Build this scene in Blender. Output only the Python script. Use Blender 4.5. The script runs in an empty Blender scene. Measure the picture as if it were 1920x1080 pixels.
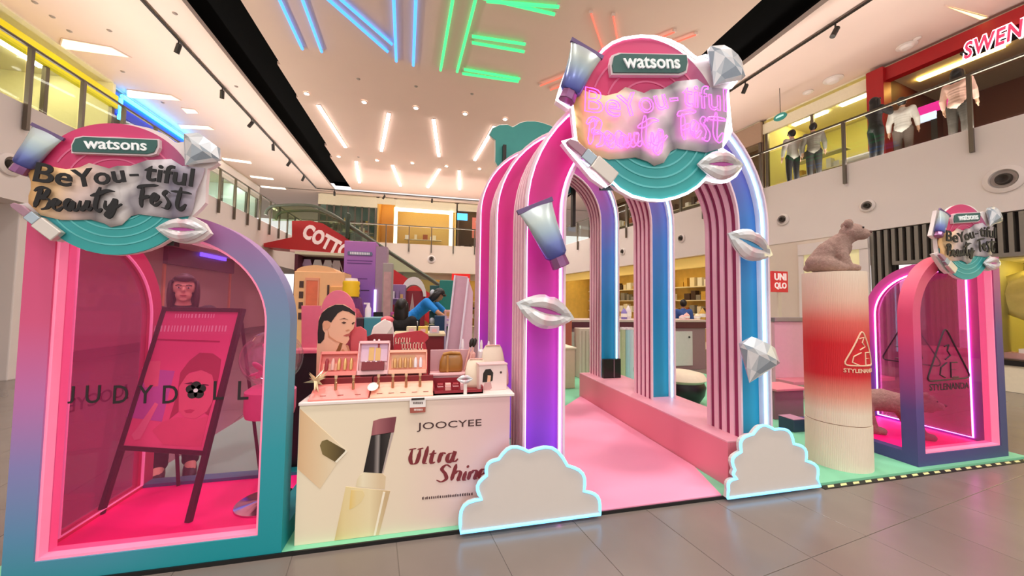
import bpy, bmesh, math, random
from mathutils import Vector, Matrix
random.seed(7)
PI = math.pi
SC = bpy.context.scene
COL = SC.collection

# ---------------------------------------------------------------- camera
CAM_F, CAM_YAW, CAM_PITCH, CAM_ROLL, CAM_H = 670.0, math.radians(13.0), math.radians(2.6), math.radians(0.7), 1.55
def cam_axes():
    cy, sy, cp, sp = math.cos(CAM_YAW), math.sin(CAM_YAW), math.cos(CAM_PITCH), math.sin(CAM_PITCH)
    f = Vector((sy*cp, cy*cp, sp)); r = Vector((cy, -sy, 0)); u = r.cross(f)
    cr, sr = math.cos(CAM_ROLL), math.sin(CAM_ROLL)
    return cr*r+sr*u, -sr*r+cr*u, f
AX_R, AX_U, AX_F = cam_axes()
cam_d = bpy.data.cameras.new('camera'); cam = bpy.data.objects.new('camera', cam_d); COL.objects.link(cam)
cam_d.sensor_width = 36.0; cam_d.lens = CAM_F/1920*36.0; cam_d.clip_start = 0.05; cam_d.clip_end = 200
mw = Matrix.Identity(4)
for i in range(3):
    mw[i][0] = AX_R[i]; mw[i][1] = AX_U[i]; mw[i][2] = -AX_F[i]
mw[2][3] = CAM_H
cam.matrix_world = mw
SC.camera = cam
def at(x, y, X=None, Y=None, Z=None):
    """the real-world point seen at a photo position, on a plane of known distance or height"""
    d = AX_R*((x-960)/CAM_F) + AX_U*((540-y)/CAM_F) + AX_F
    o = Vector((0, 0, CAM_H))
    t = ((X-o.x)/d.x) if X is not None else ((Y-o.y)/d.y) if Y is not None else ((Z-o.z)/d.z)
    return o+d*t

# ---------------------------------------------------------------- colour, exposure, world
SC.view_settings.view_transform = 'Standard'
SC.view_settings.look = 'None'
SC.view_settings.gamma = 1.0
SC.view_settings.use_curve_mapping = False
SC.view_settings.exposure = 0.12
def lin(h):
    h = h.lstrip('#'); o = []
    for i in (0, 2, 4):
        v = int(h[i:i+2], 16)/255
        o.append(v/12.92 if v <= .04045 else ((v+.055)/1.055)**2.4)
    return (*o, 1.0)
W = bpy.data.worlds.new('mall_world'); SC.world = W; W.use_nodes = True
W.node_tree.nodes['Background'].inputs[0].default_value = lin('#fff8f6')
W.node_tree.nodes['Background'].inputs[1].default_value = 1.05
SC.cycles.use_denoising = True
SC.cycles.max_bounces = 8
SC.cycles.transparent_max_bounces = 16
SC.cycles.sample_clamp_indirect = 6.0

def lamp_spot(loc, power, col='#fff6f0', ang=120, rad=0.25, blend=0.8):
    d = bpy.data.lights.new('downlight_beam', 'SPOT'); d.energy = power; d.color = lin(col)[:3]
    d.spot_size = math.radians(ang); d.spot_blend = blend; d.shadow_soft_size = rad
    o = bpy.data.objects.new('downlight_beam', d); COL.objects.link(o); o.location = loc
    return o
for yy in (-4.5, 1.2, 7.0, 13.75, 19.5):
    for xx in (-3.0, 1.2, 5.4):
        lamp_spot((xx, yy, 8.85), 700, rad=0.35)
def add_fill_uplight(loc, rz, length, power, tilt, col='#fff6ee'):
    # unseen fill light added behind the parapet, shining up to brighten the ceiling
    d = bpy.data.lights.new('fill_uplight', 'AREA'); d.shape = 'RECTANGLE'; d.size = length; d.size_y = 0.3; d.energy = power; d.color = lin(col)[:3]
    o = bpy.data.objects.new('fill_uplight', d); COL.objects.link(o); o.location = loc; o.rotation_euler = (PI+tilt, 0, rz)
add_fill_uplight((-8.1, 11, 5.24), PI/2, 22, 560, math.radians(35))
add_fill_uplight((0.3, 23.5, 5.24), 0, 14, 330, math.radians(25))
add_fill_uplight((10.3, 9.0, 5.24), math.radians(99.4), 20, 540, math.radians(-35))

# ---------------------------------------------------------------- materials
MATS = {}
def nt_new(name):
    m = bpy.data.materials.new(name); m.use_nodes = True
    nt = m.node_tree; b = nt.nodes['Principled BSDF']
    return m, nt, b
def N(nt, t, **k):
    n = nt.nodes.new(t)
    for a, v in k.items(): setattr(n, a, v)
    return n
def mat(name, col, rough=0.5, metal=0.0, emit=None, estr=0.0, noise=0.04, nscale=18.0, bump=0.0, bscale=60.0, spec=0.5, coat=0.0, trans=0.0, alpha=1.0):
    if name in MATS: return MATS[name]
    m, nt, b = nt_new(name)
    c = lin(col) if isinstance(col, str) else (*col, 1)
    b.inputs['Roughness'].default_value = rough; b.inputs['Metallic'].default_value = metal
    b.inputs['Specular IOR Level'].default_value = spec
    b.inputs['Coat Weight'].default_value = coat
    b.inputs['Transmission Weight'].default_value = trans
    b.inputs['Alpha'].default_value = alpha
    tc = N(nt, 'ShaderNodeTexCoord')
    if noise > 0:
        nz = N(nt, 'ShaderNodeTexNoise'); nz.inputs['Scale'].default_value = nscale; nz.inputs['Detail'].default_value = 3
        nt.links.new(tc.outputs['Object'], nz.inputs['Vector'])
        mx = N(nt, 'ShaderNodeMix', data_type='RGBA')
        mx.inputs[6].default_value = tuple(max(0, v*(1-noise*1.5)) for v in c[:3])+(1,)
        mx.inputs[7].default_value = tuple(min(1, v*(1+noise*1.5)) for v in c[:3])+(1,)
        nt.links.new(nz.outputs['Fac'], mx.inputs[0]); nt.links.new(mx.outputs[2], b.inputs['Base Color'])
    else:
        b.inputs['Base Color'].default_value = c
    if bump > 0:
        n2 = N(nt, 'ShaderNodeTexNoise'); n2.inputs['Scale'].default_value = bscale; n2.inputs['Detail'].default_value = 4
        nt.links.new(tc.outputs['Object'], n2.inputs['Vector'])
        bp = N(nt, 'ShaderNodeBump'); bp.inputs['Strength'].default_value = bump; bp.inputs['Distance'].default_value = 0.01
        nt.links.new(n2.outputs['Fac'], bp.inputs['Height']); nt.links.new(bp.outputs['Normal'], b.inputs['Normal'])
    if emit:
        b.inputs['Emission Color'].default_value = lin(emit); b.inputs['Emission Strength'].default_value = estr
    MATS[name] = m
    return m
def ramp(nt, stops):
    r = N(nt, 'ShaderNodeValToRGB'); cr = r.color_ramp
    while len(cr.elements) < len(stops): cr.elements.new(0.5)
    for e, (p, c) in zip(cr.elements, stops):
        e.position = p; e.color = lin(c) if isinstance(c, str) else c
    return r
def grad(name, axis, lo, hi, stops, rough=0.45, second=None, emit=0.0, noise=0.0, coord='Object', metal=0.0, spec=0.5):
    """printed colour gradient along an object axis; second=(axis, lo, hi, stops2) blends to another ramp across that axis"""
    if name in MATS: return MATS[name]
    m, nt, b = nt_new(name)
    tc = N(nt, 'ShaderNodeTexCoord'); sp = N(nt, 'ShaderNodeSeparateXYZ')
    vec = tc.outputs[coord]
    if noise:
        nz = N(nt, 'ShaderNodeTexNoise'); nz.inputs['Scale'].default_value = 3.0
        nt.links.new(vec, nz.inputs['Vector'])
        vm = N(nt, 'ShaderNodeVectorMath', operation='MULTIPLY_ADD')
        vm.inputs[1].default_value = (noise,)*3
        nt.links.new(nz.outputs['Color'], vm.inputs[0]); nt.links.new(vec, vm.inputs[2]); vec = vm.outputs[0]
    nt.links.new(vec, sp.inputs[0])
    def rng(ax, a, c, smooth=False):
        r = N(nt, 'ShaderNodeMapRange'); r.inputs[1].default_value = a; r.inputs[2].default_value = c
        if smooth: r.interpolation_type = 'SMOOTHSTEP'
        nt.links.new(sp.outputs['XYZ'.index(ax)], r.inputs[0]); return r.outputs[0]
    r1 = ramp(nt, stops); nt.links.new(rng(axis, lo, hi), r1.inputs[0]); out = r1.outputs[0]
    if second:
        ax2, l2, h2, st2 = second
        r2 = ramp(nt, st2); nt.links.new(rng(axis, lo, hi), r2.inputs[0])
        mx = N(nt, 'ShaderNodeMix', data_type='RGBA')
        nt.links.new(rng(ax2, l2, h2, True), mx.inputs[0]); nt.links.new(out, mx.inputs[6]); nt.links.new(r2.outputs[0], mx.inputs[7]); out = mx.outputs[2]
    nt.links.new(out, b.inputs['Base Color']); b.inputs['Roughness'].default_value = rough; b.inputs['Metallic'].default_value = metal
    b.inputs['Specular IOR Level'].default_value = spec
    if emit:
        nt.links.new(out, b.inputs['Emission Color']); b.inputs['Emission Strength'].default_value = emit
    MATS[name] = m
    return m
def glow(name, col, s):
    return mat(name, col, rough=0.4, emit=col, estr=s, noise=0)
def pane(name, tint, gloss=0.08, rough=0.02, milk=None):
    if name in MATS: return MATS[name]
    m = bpy.data.materials.new(name); m.use_nodes = True; nt = m.node_tree; nt.nodes.clear()
    o = N(nt, 'ShaderNodeOutputMaterial'); t = N(nt, 'ShaderNodeBsdfTransparent'); g = N(nt, 'ShaderNodeBsdfGlossy'); mx = N(nt, 'ShaderNodeMixShader')
    t.inputs[0].default_value = lin(tint); g.inputs['Roughness'].default_value = rough
    lw = N(nt, 'ShaderNodeLayerWeight'); lw.inputs[0].default_value = 0.5
    pw_ = N(nt, 'ShaderNodeMath', operation='POWER'); pw_.inputs[1].default_value = 5.0
    ad = N(nt, 'ShaderNodeMath', operation='MULTIPLY_ADD'); ad.inputs[1].default_value = 0.45; ad.inputs[2].default_value = gloss
    nt.links.new(lw.outputs['Facing'], pw_.inputs[0]); nt.links.new(pw_.outputs[0], ad.inputs[0]); nt.links.new(ad.outputs[0], mx.inputs[0])
    body = t.outputs[0]
    if milk:
        df = N(nt, 'ShaderNodeBsdfDiffuse'); df.inputs[0].default_value = lin(milk[1]); tl = N(nt, 'ShaderNodeBsdfTranslucent'); tl.inputs[0].default_value = lin(milk[1])
        a2 = N(nt, 'ShaderNodeMixShader'); a2.inputs[0].default_value = .5; nt.links.new(df.outputs[0], a2.inputs[1]); nt.links.new(tl.outputs[0], a2.inputs[2])
        m2 = N(nt, 'ShaderNodeMixShader'); m2.inputs[0].default_value = milk[0]; nt.links.new(body, m2.inputs[1]); nt.links.new(a2.outputs[0], m2.inputs[2]); body = m2.outputs[0]
    nt.links.new(body, mx.inputs[1]); nt.links.new(g.outputs[0], mx.inputs[2]); nt.links.new(mx.outputs[0], o.inputs[0])
    MATS[name] = m
    return m

# ---------------------------------------------------------------- mesh builder
class MB:
    def __init__(s): s.v = []; s.f = []
    def add(s, vs, fs):
        o = len(s.v); s.v += [tuple(p) for p in vs]; s.f += [tuple(i+o for i in f) for f in fs]; return s
    def box(s, x0, x1, y0, y1, z0, z1):
        return s.add([(x0,y0,z0),(x1,y0,z0),(x1,y1,z0),(x0,y1,z0),(x0,y0,z1),(x1,y0,z1),(x1,y1,z1),(x0,y1,z1)],
                     [(0,3,2,1),(4,5,6,7),(0,1,5,4),(1,2,6,5),(2,3,7,6),(3,0,4,7)])
    def prism(s, poly, d0, d1, plane='xz'):
        """polygon extruded; xz: poly is (x,z), depth along y; xy: depth z; yz: depth x"""
        n = len(poly)
        mk = {'xz': lambda p, d: (p[0], d, p[1]), 'xy': lambda p, d: (p[0], p[1], d), 'yz': lambda p, d: (d, p[0], p[1])}[plane]
        vs = [mk(p, d0) for p in poly]+[mk(p, d1) for p in poly]
        return s.add(vs, [tuple(range(n)), tuple(range(2*n-1, n-1, -1))]+[(i, i+n, (i+1) % n+n, (i+1) % n) for i in range(n)])
    def strip(s, outer, inner, d0, d1, closed=True, plane='xz'):
        n = len(outer)
        mk = {'xz': lambda p, d: (p[0], d, p[1]), 'yz': lambda p, d: (d, p[0], p[1]), 'xy': lambda p, d: (p[0], p[1], d)}[plane]
        vs = []
        for o, i in zip(outer, inner): vs += [mk(o, d0), mk(i, d0), mk(o, d1), mk(i, d1)]
        fs = []
        for k in range(n if closed else n-1):
            a = 4*k; b = 4*((k+1) % n)
            fs += [(a, b, b+1, a+1), (a+2, a+3, b+3, b+2), (a, a+2, b+2, b), (a+1, b+1, b+3, a+3)]
        if not closed: fs += [(0, 1, 3, 2), (4*n-4, 4*n-2, 4*n-1, 4*n-3)]
        return s.add(vs, fs)
    def tube(s, path, r, n=8, closed=False, caps=True):
        P = [Vector(p) for p in path]; m = len(P); rs = r if isinstance(r, (list, tuple)) else [r]*m
        vs = []; fs = []; ref = None
        for i, p in enumerate(P):
            if closed: t = P[(i+1) % m]-P[i-1]
            else: t = P[min(i+1, m-1)]-P[max(i-1, 0)]
            if t.length < 1e-9: t = Vector((0, 0, 1))
            t.normalize()
            if ref is None: ref = Vector((0, 1, 0)) if abs(t.y) < .9 else Vector((1, 0, 0))
            a = ref-t*ref.dot(t)
            if a.length < 1e-6: a = t.orthogonal()
            a.normalize(); ref = a; b = t.cross(a)
            for k in range(n):
                w = 2*PI*k/n; vs.append(p+(a*math.cos(w)+b*math.sin(w))*rs[i])
        for i in range(m if closed else m-1):
            j = (i+1) % m
            for k in range(n): fs.append((i*n+k, i*n+(k+1) % n, j*n+(k+1) % n, j*n+k))
        if not closed and caps: fs += [tuple(range(n-1, -1, -1)), tuple((m-1)*n+k for k in range(n))]
        return s.add(vs, fs)
    def lathe(s, prof, n=24, c=(0, 0, 0), cap=True):
        vs = []; fs = []; m = len(prof)
        for r, z in prof:
            for k in range(n):
                w = 2*PI*k/n; vs.append((c[0]+r*math.cos(w), c[1]+r*math.sin(w), c[2]+z))
        for i in range(m-1):
            for k in range(n): fs.append((i*n+k, i*n+(k+1) % n, (i+1)*n+(k+1) % n, (i+1)*n+k))
        if cap: fs += [tuple(range(n-1, -1, -1)), tuple((m-1)*n+k for k in range(n))]
        return s.add(vs, fs)
    def loft(s, rings, cap=True):
        n = len(rings[0]); vs = [p for r in rings for p in r]; fs = []
        for i in range(len(rings)-1):
            for k in range(n): fs.append((i*n+k, i*n+(k+1) % n, (i+1)*n+(k+1) % n, (i+1)*n+k))
        if cap: fs += [tuple(range(n-1, -1, -1)), tuple((len(rings)-1)*n+k for k in range(n))]
        return s.add(vs, fs)
    def ball(s, c, r, n=12, m=8):
        rx, ry, rz = r if isinstance(r, (tuple, list)) else (r, r, r)
        vs = []; fs = []
        for i in range(1, m):
            th = PI*i/m
            for k in range(n):
                w = 2*PI*k/n; vs.append((c[0]+rx*math.sin(th)*math.cos(w), c[1]+ry*math.sin(th)*math.sin(w), c[2]-rz*math.cos(th)))
        vs += [(c[0], c[1], c[2]-rz), (c[0], c[1], c[2]+rz)]; lo = len(vs)-2; hi = lo+1
        for i in range(m-2):
            for k in range(n): fs.append((i*n+k, i*n+(k+1) % n, (i+1)*n+(k+1) % n, (i+1)*n+k))
        for k in range(n):
            fs.append((lo, (k+1) % n, k)); fs.append((hi, (m-2)*n+k, (m-2)*n+(k+1) % n))
        return s.add(vs, fs)
    def xf(s, M):
        s.v = [tuple(M @ Vector(p)) for p in s.v]; return s
    def mesh(s, name, smooth=None, bevel=0.0, bseg=2):
        me = bpy.data.meshes.new(name); me.from_pydata(s.v, [], s.f); me.update()
        bm = bmesh.new(); bm.from_mesh(me)
        bmesh.ops.recalc_face_normals(bm, faces=bm.faces)
        if bevel: bmesh.ops.bevel(bm, geom=[e for e in bm.edges if len(e.link_faces) == 2 and e.calc_face_angle(0) > 0.5], offset=bevel, segments=bseg, affect='EDGES', profile=0.5)
        bm.to_mesh(me); bm.free()
        if smooth is not None:
            me.polygons.foreach_set('use_smooth', [True]*len(me.polygons)); me.set_sharp_from_angle(angle=smooth)
        return me
def link(name, me, m=None, parent=None, loc=None, rot=None):
    o = bpy.data.objects.new(name, me); COL.objects.link(o)
    if m is not None and me is not None and len(me.materials) == 0: me.materials.append(m)
    if parent is not None: o.parent = parent
    if loc is not None: o.location = loc
    if rot is not None: o.rotation_euler = rot
    return o
def part(name, mb, m, parent=None, smooth=None, bevel=0.0, loc=None, rot=None, label=None):
    o = link(name, mb.mesh(name, smooth, bevel), m, parent, loc, rot)
    if label: o['label'] = label
    return o
def tag(o, label=None, cat=None, group=None, kind=None):
    if label: o['label'] = label
    if cat: o['category'] = cat
    if group: o['group'] = group
    if kind: o['kind'] = kind
    return o
def thing(name, label, cat, loc=(0, 0, 0), rz=0.0, group=None, rot=None, scale=None):
    o = bpy.data.objects.new(name, None); COL.objects.link(o); o.location = loc
    o.rotation_euler = rot if rot is not None else (0, 0, rz)
    if scale: o.scale = (scale,)*3
    return tag(o, label, cat, group)
def struct(name, mb, m, **k):
    o = part(name, mb, m, **k); o['kind'] = 'structure'; return o
def copy_tree(o, parent=None):
    c = o.copy(); COL.objects.link(c); c.parent = parent
    for ch in list(o.children): copy_tree(ch, c)
    return c
def B(x0, x1, y0, y1, z0, z1): return MB().box(x0, x1, y0, y1, z0, z1)
def arcpts(cx, cz, r, a0, a1, n, rz=None):
    rz = rz or r
    return [(cx+r*math.cos(math.radians(a0+(a1-a0)*i/n)), cz+rz*math.sin(math.radians(a0+(a1-a0)*i/n))) for i in range(n+1)]
def smooth_path(pts, k=6, closed=False):
    """Catmull-Rom through the points"""
    P = [Vector(p) for p in pts]; n = len(P); out = []
    for i in range(n if closed else n-1):
        p0 = P[i-1] if (closed or i > 0) else P[0]*2-P[1]
        p1 = P[i]; p2 = P[(i+1) % n]
        p3 = P[(i+2) % n] if (closed or i+2 < n) else P[-1]*2-P[-2]
        for j in range(k):
            t = j/k; out.append(0.5*((2*p1)+(p2-p0)*t+(2*p0-5*p1+4*p2-p3)*t*t+(3*p1-p0-3*p2+p3)*t**3))
    if not closed: out.append(P[-1])
    return out

# ---------------------------------------------------------------- lettering
def text_mesh(s, ext=0.003, off=0.0, shear=0.0, spacing=1.0, outline=None, box=None, res=3):
    """letters standing in the xz plane facing -y; box=(x0, x1, z0, z1) fits them"""
    cu = bpy.data.curves.new('lettering', 'FONT'); cu.body = s; cu.size = 1.0; cu.resolution_u = res
    cu.shear = shear; cu.space_character = spacing; cu.offset = off; cu.fill_mode = 'BOTH'
    if outline: cu.fill_mode = 'NONE'
    o = bpy.data.objects.new('lettering', cu); COL.objects.link(o)
    dg = bpy.context.evaluated_depsgraph_get(); me = bpy.data.meshes.new_from_object(o.evaluated_get(dg))
    bpy.data.objects.remove(o); bpy.data.curves.remove(cu)
    xs = [v.co.x for v in me.vertices]; ys = [v.co.y for v in me.vertices]
    x0, x1, y0, y1 = min(xs), max(xs), min(ys), max(ys)
    bx0, bx1, bz0, bz1 = box
    sx = (bx1-bx0)/(x1-x0); sz = (bz1-bz0)/(y1-y0)
    mp = lambda c: (bx0+(c.x-x0)*sx, 0.0, bz0+(c.y-y0)*sz)
    if outline:
        adj = {}
        for e in me.edges:
            a, b = e.vertices; adj.setdefault(a, []).append(b); adj.setdefault(b, []).append(a)
        seen = set(); mb = MB()
        for st in adj:
            if st in seen: continue
            loop = [st]; seen.add(st); cur = st
            while True:
                nx = [q for q in adj[cur] if q not in seen]
                if not nx: break
                cur = nx[0]; seen.add(cur); loop.append(cur)
            pts = []
            for i in loop:
                q = mp(me.vertices[i].co)
                if not pts or (Vector(q)-Vector(pts[-1])).length > outline*0.9: pts.append(q)
            if len(pts) > 2: mb.tube(pts, outline, 6, closed=True)
        bpy.data.meshes.remove(me)
        return mb
    bm = bmesh.new(); bm.from_mesh(me); bmesh.ops.remove_doubles(bm, verts=bm.verts, dist=1e-5)
    for v in bm.verts: v.co = Vector(mp(v.co))
    r = bmesh.ops.extrude_face_region(bm, geom=bm.faces[:])
    for g in r['geom']:
        if isinstance(g, bmesh.types.BMVert): g.co.y -= ext
    bmesh.ops.recalc_face_normals(bm, faces=bm.faces)
    mb = MB(); bm.verts.index_update()
    mb.v = [tuple(v.co) for v in bm.verts]; mb.f = [tuple(v.index for v in f.verts) for f in bm.faces]
    bm.free(); bpy.data.meshes.remove(me)
    return mb
def ribbon(pts, wmin, wmax, nib=math.radians(55), taper=0.35):
    """both sides of a broad-nib pen stroke through (x, z) points"""
    P = [Vector(p) for p in pts]; n = len(P); L = []; R = []
    for i, p in enumerate(P):
        t = P[min(i+1, n-1)]-P[max(i-1, 0)]
        if t.length < 1e-9: t = Vector((1, 0))
        t.normalize(); a = math.atan2(t.y, t.x)
        w = wmin+(wmax-wmin)*abs(math.sin(a-nib+PI/2))**1.5
        e = min(i, n-1-i)/max(1, n-1)*6; w *= taper+(1-taper)*min(1, e)
        q = Vector((-t.y, t.x))*w*0.5; L.append(p+q); R.append(p-q)
    return L, R
def pen_text(strokes, mp, wmin, wmax, ext, outline=None, nib=math.radians(55), k=6, y=0.0):
    mb = MB()
    for st in strokes:
        pts = smooth_path([Vector(mp(*q)) for q in st], k)
        L, R = ribbon(pts, wmin, wmax, nib)
        if outline:
            mb.tube([(q.x, y, q.y) for q in L+R[::-1]], outline, 6, closed=True)
        else:
            n = len(L); o = len(mb.v); step_ = 0.0009/max(1, n)
            vs = []; fs = []
            for i, (a, b) in enumerate(zip(L, R)):   # each stroke rises very slightly so that crossings stay separate
                yf = y-ext-step_*i-0.0003*strokes.index(st); vs += [(a.x, y, a.y), (b.x, y, b.y), (a.x, yf, a.y), (b.x, yf, b.y)]
            for i in range(n-1):
                c, d = 4*i, 4*i+4; fs += [(c, d, d+1, c+1), (c+2, c+3, d+3, d+2), (c, c+2, d+2, d), (c+1, d+1, d+3, c+3)]
            fs += [(0, 1, 3, 2), (4*n-4, 4*n-2, 4*n-1, 4*n-3)]
            mb.add(vs, fs)
    return mb
# ================================================================ THE MALL
M_wall = mat('white_wall_paint', '#ece2dc', 0.6, noise=0.015, nscale=2)
M_wallwarm = mat('cream_wall_paint', '#e6d8c8', 0.6, noise=0.015, nscale=2)
M_ceil = mat('blush_ceiling_paint', '#e2c3b4', 0.7, noise=0.015, nscale=1.5)
M_ceil2 = mat('pale_ceiling_paint', '#ead2c6', 0.7, noise=0.015, nscale=1.5)
M_black = mat('black_recess', '#050505', 0.9, noise=0, spec=0.1)
M_dark = mat('dark_grey_metal', '#3a3734', 0.4, metal=0.6)
M_bronze = mat('bronze_post', '#6b6258', 0.35, metal=0.7)
M_glass = pane('rail_glass', '#f4f8f5', 0.015)
M_led = glow('white_led', '#fff8f2', 14.0)
M_spot = glow('spot_glow', '#fff6ee', 20.0)
M_warmpanel = glow('warm_ceiling_panel', '#fff0c8', 1.15)

# --- floor with its tiles (joints turned 8 degrees from the stand, as laid)
M_tile = mat('grey_floor_tile', '#7c726a', 0.26, noise=0.09, nscale=2.2, spec=0.6)
M_grout = mat('floor_grout', '#5a534c', 0.7, noise=0.05)
floor = struct('floor', B(-40, 40, -14, 45, -0.3, -0.004), mat('far_floor', '#7c726a', 0.26, noise=0.08, nscale=2.2, spec=0.6))
TA = math.radians(8.2); ux = Vector((math.cos(TA), math.sin(TA))); uy = Vector((-math.sin(TA), math.cos(TA)))
anchor = at(945, 1050, Z=0).xy; cross_y = at(1895, 900, Z=0).xy
tile_me = B(-0.2982, 0.2982, -0.5982, 0.5982, -0.012, 0.0).mesh('floor_tile', bevel=0.0015)
tile_me.materials.append(M_tile)
c0 = (cross_y-anchor).dot(uy); nt_ = 0
for i in range(-12, 16):
    for j in range(-3, 9):
        p = anchor+ux*(0.6*(i+0.5))+uy*(c0+1.2*(j+0.5))
        ok = (-5.4 < p.x < 8.9 and 0.35 < p.y < 3.2) or (-6.5 < p.x < -2.0 and 3 < p.y < 7.5) or (6.0 < p.x < 9.0 and 3 < p.y < 4.6)
        if ok and nt_ < 300:
            link('floor_tile', tile_me, None, floor, (p.x, p.y, 0.0), (0, 0, TA)); nt_ += 1

# --- ceilings
ceil = struct('ceiling', B(-4.72, 7.7, -3, 12.3, 9.0, 9.12), M_ceil)
for (x0, x1, y0, y1, z) in ((-4.82, 7.75, 12.3, 14.25, 9.0), (-4.92, 7.75, 14.25, 18.4, 9.045), (-5.05, 7.8, 18.4, 19.95, 9.045), (-5.2, 7.8, 19.95, 25.4, 9.09)):
    struct('ceiling_section', B(x0, x1, y0, y1, z, z+.1), M_ceil)
struct('ceiling_left', MB().prism([(-18, -3), (-6.0, -3), (-6.35, 26.0), (-18, 26.0)], 9.0, 9.15, 'xy'), M_ceil2)
struct('ceiling_right', MB().prism([(9.2, -3), (22, -3), (22, 26.0), (9.4, 26.0)], 9.0, 9.15, 'xy'), M_ceil2)
struct('ceiling_back', B(-18, 22, 25.9, 36, 9.0, 9.15), M_ceil2)
struct('ceiling_void', B(-8, 11, -3, 27, 9.9, 10.0), M_black)
struct('ceiling_recess_left', B(-6.4, -4.6, -3, 26.2, 9.5, 9.6), M_black)
struct('ceiling_recess_right', B(7.5, 9.6, -3, 26.2, 9.5, 9.6), M_black)
struct('ceiling_recess_back', B(-6.4, 9.6, 25.3, 26.2, 9.5, 9.6), M_black)
# --- LED bars of the ceiling
def bar_light(a, b, w, m, name, label, cat, group, z=8.985, th=0.03):
    a = Vector((a[0], a[1])); b = Vector((b[0], b[1])); d = (b-a).normalized(); q = Vector((-d.y, d.x))*w/2
    c = (a+b)/2
    t = thing(name, label, cat, (c.x, c.y, z), group=group)
    P = [a-q-c, b-q-c, b+q-c, a+q-c]
    part('diffuser', MB().prism([(p.x, p.y) for p in P], -th, 0.0, 'xy'), m, t)
    e = 1.25; P2 = [a-q*e-d*.02-c, b-q*e+d*.02-c, b+q*e+d*.02-c, a+q*e-d*.02-c]
    part('housing', MB().prism([(p.x, p.y) for p in P2], 0.0, 0.02, 'xy'), M_ceil2, t)
    return t
LEDS = [((597,200),(648,278)), ((729,215),(715,285)), ((813,226),(823,295)), ((927,239),(890,302)), ((668,306),(674,345)), ((736,313),(751,351)), ((824,320),(802,354)), ((861,323),(862,358))]
LN = ['leftmost', 'second', 'third', 'rightmost']
for i, (p, q) in enumerate(LEDS):
    a = at(*p, Z=8.97); b = at(*q, Z=8.97)
    bar_light(a, b, 0.12, M_led, 'led_bar', f'{LN[i%4]} white LED bar of the {"nearer" if i<4 else "farther"} row on the central ceiling', 'ceiling light', 'white LED bars on the central ceiling', z=9.02 if i < 4 else 9.066)
spot_px = [(575,174),(683,190),(780,201),(872,212),(947,222),(635,294),(707,301),(773,306),(837,312),(899,317)]
SN = ['leftmost', 'second from left', 'middle', 'second from right', 'rightmost']
for i, p in enumerate(spot_px):
    c = at(*p, Z=9.0)
    t = thing('ceiling_downlight', f'{SN[i%5]} glowing downlight of the {"nearer" if i<5 else "farther"} row on the central ceiling', 'downlight', (c.x, c.y, 8.99 if i < 5 else 9.035), group='glowing downlights of the central ceiling')
    part('lamp_lens', MB().lathe([(.001, -.03), (.08, -.03), (.08, 0)], 12), M_spot, t)
    part('trim_ring', MB().lathe([(.08, -.035), (.11, -.03), (.11, .0), (.08, 0)], 16, cap=False), M_ceil2, t)
dl_px = [((672,148),'beside the blue neon letter'), ((780,162),'below the blue and green neon letters'), ((885,176),'below the green neon letter'), ((672,296),'between the two rows of LED bars'), ((205,57),'nearest the first warm light panel'), ((130,58),'left of the dark ceiling track'), ((98,31),'near the yellow shop fascia'), ((230,134),'under the second warm panel'), ((328,25),'between the dark track and the black slot'), ((305,192),'above the blue lit sign'), ((443,162),'beside the black ceiling slot'), ((65,4),'at the upper left corner of the ceiling')]
for p, w in dl_px:
    c = at(*p, Z=9.0)
    t = thing('recessed_sprinkler', 'small dark round ceiling fitting '+w, 'ceiling fitting', (c.x, c.y, 8.999 if c.y < 14.2 or c.x < -5 else 9.044))
    part('cap', MB().lathe([(.001, -.03), (.03, -.028), (.055, -.008), (.06, .0)], 14), mat('fitting_grey', '#9c8c82', .5), t, smooth=.6)
# --- neon letters N E X on the ceiling: twin tubes
M_nb = glow('blue_neon', '#4a98ff', 1.7); M_ng = glow('green_neon', '#46e888', 1.1); M_nr = glow('coral_neon', '#ff6a55', 0.9)
def neon_letter(name, segs, m, label, rad=.04):
    c = segs[0][0] if isinstance(segs[0][0], Vector) else at(*segs[0][0], Z=8.93)
    t = thing(name, label, 'neon letter', (c.x, c.y, 8.93))
    for a, b in segs:
        A = at(*a, Z=8.93) if not isinstance(a, Vector) else a
        Bp = at(*b, Z=8.93) if not isinstance(b, Vector) else b
        part('neon_tube', MB().tube([A-c, Bp-c], rad, 8), m, t, smooth=.6)
        for e in (A, Bp): part('tube_bracket', B(-.05, .05, -.02, .02, 0, .068), M_ceil2, t, loc=e-c)
Vn = lambda x, y: Vector((x, y, 8.93))
neon_letter('neon_letter', [(Vn(-3.70, 7.9), (567, 92)), (Vn(-3.13, 7.9), (603, 97)), (Vn(-3.35, 8.2), (727, 97)), (Vn(-3.05, 8.2), (735, 83)), (Vn(-.95, 7.9), (743, 115)), (Vn(-.43, 7.9), (775, 123))], M_nb, 'blue neon letter N of twin tubes on the ceiling')
neon_letter('neon_letter', [(Vn(.44, 7.9), (826, 132)), (Vn(.97, 7.9), (857, 135)), ((885, 68), (985, 83)), ((885, 80), (983, 97)), ((870, 130), (975, 148)), ((867, 138), (972, 153)), ((912, 2), (1048, 13)), ((905, -4), (1040, 27))], M_ng, 'green neon letter E of twin tubes on the ceiling')
neon_letter('neon_letter', [((1108, 25), Vn(5.9, 10.6)), ((1150, 30), Vn(6.3, 10.6)), ((1265, 60), (1013, 161)), ((1305, 65), Vn(3.9, 11.4))], M_nr, 'coral neon letter X of twin tubes half behind the big sign', rad=.022)
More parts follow.
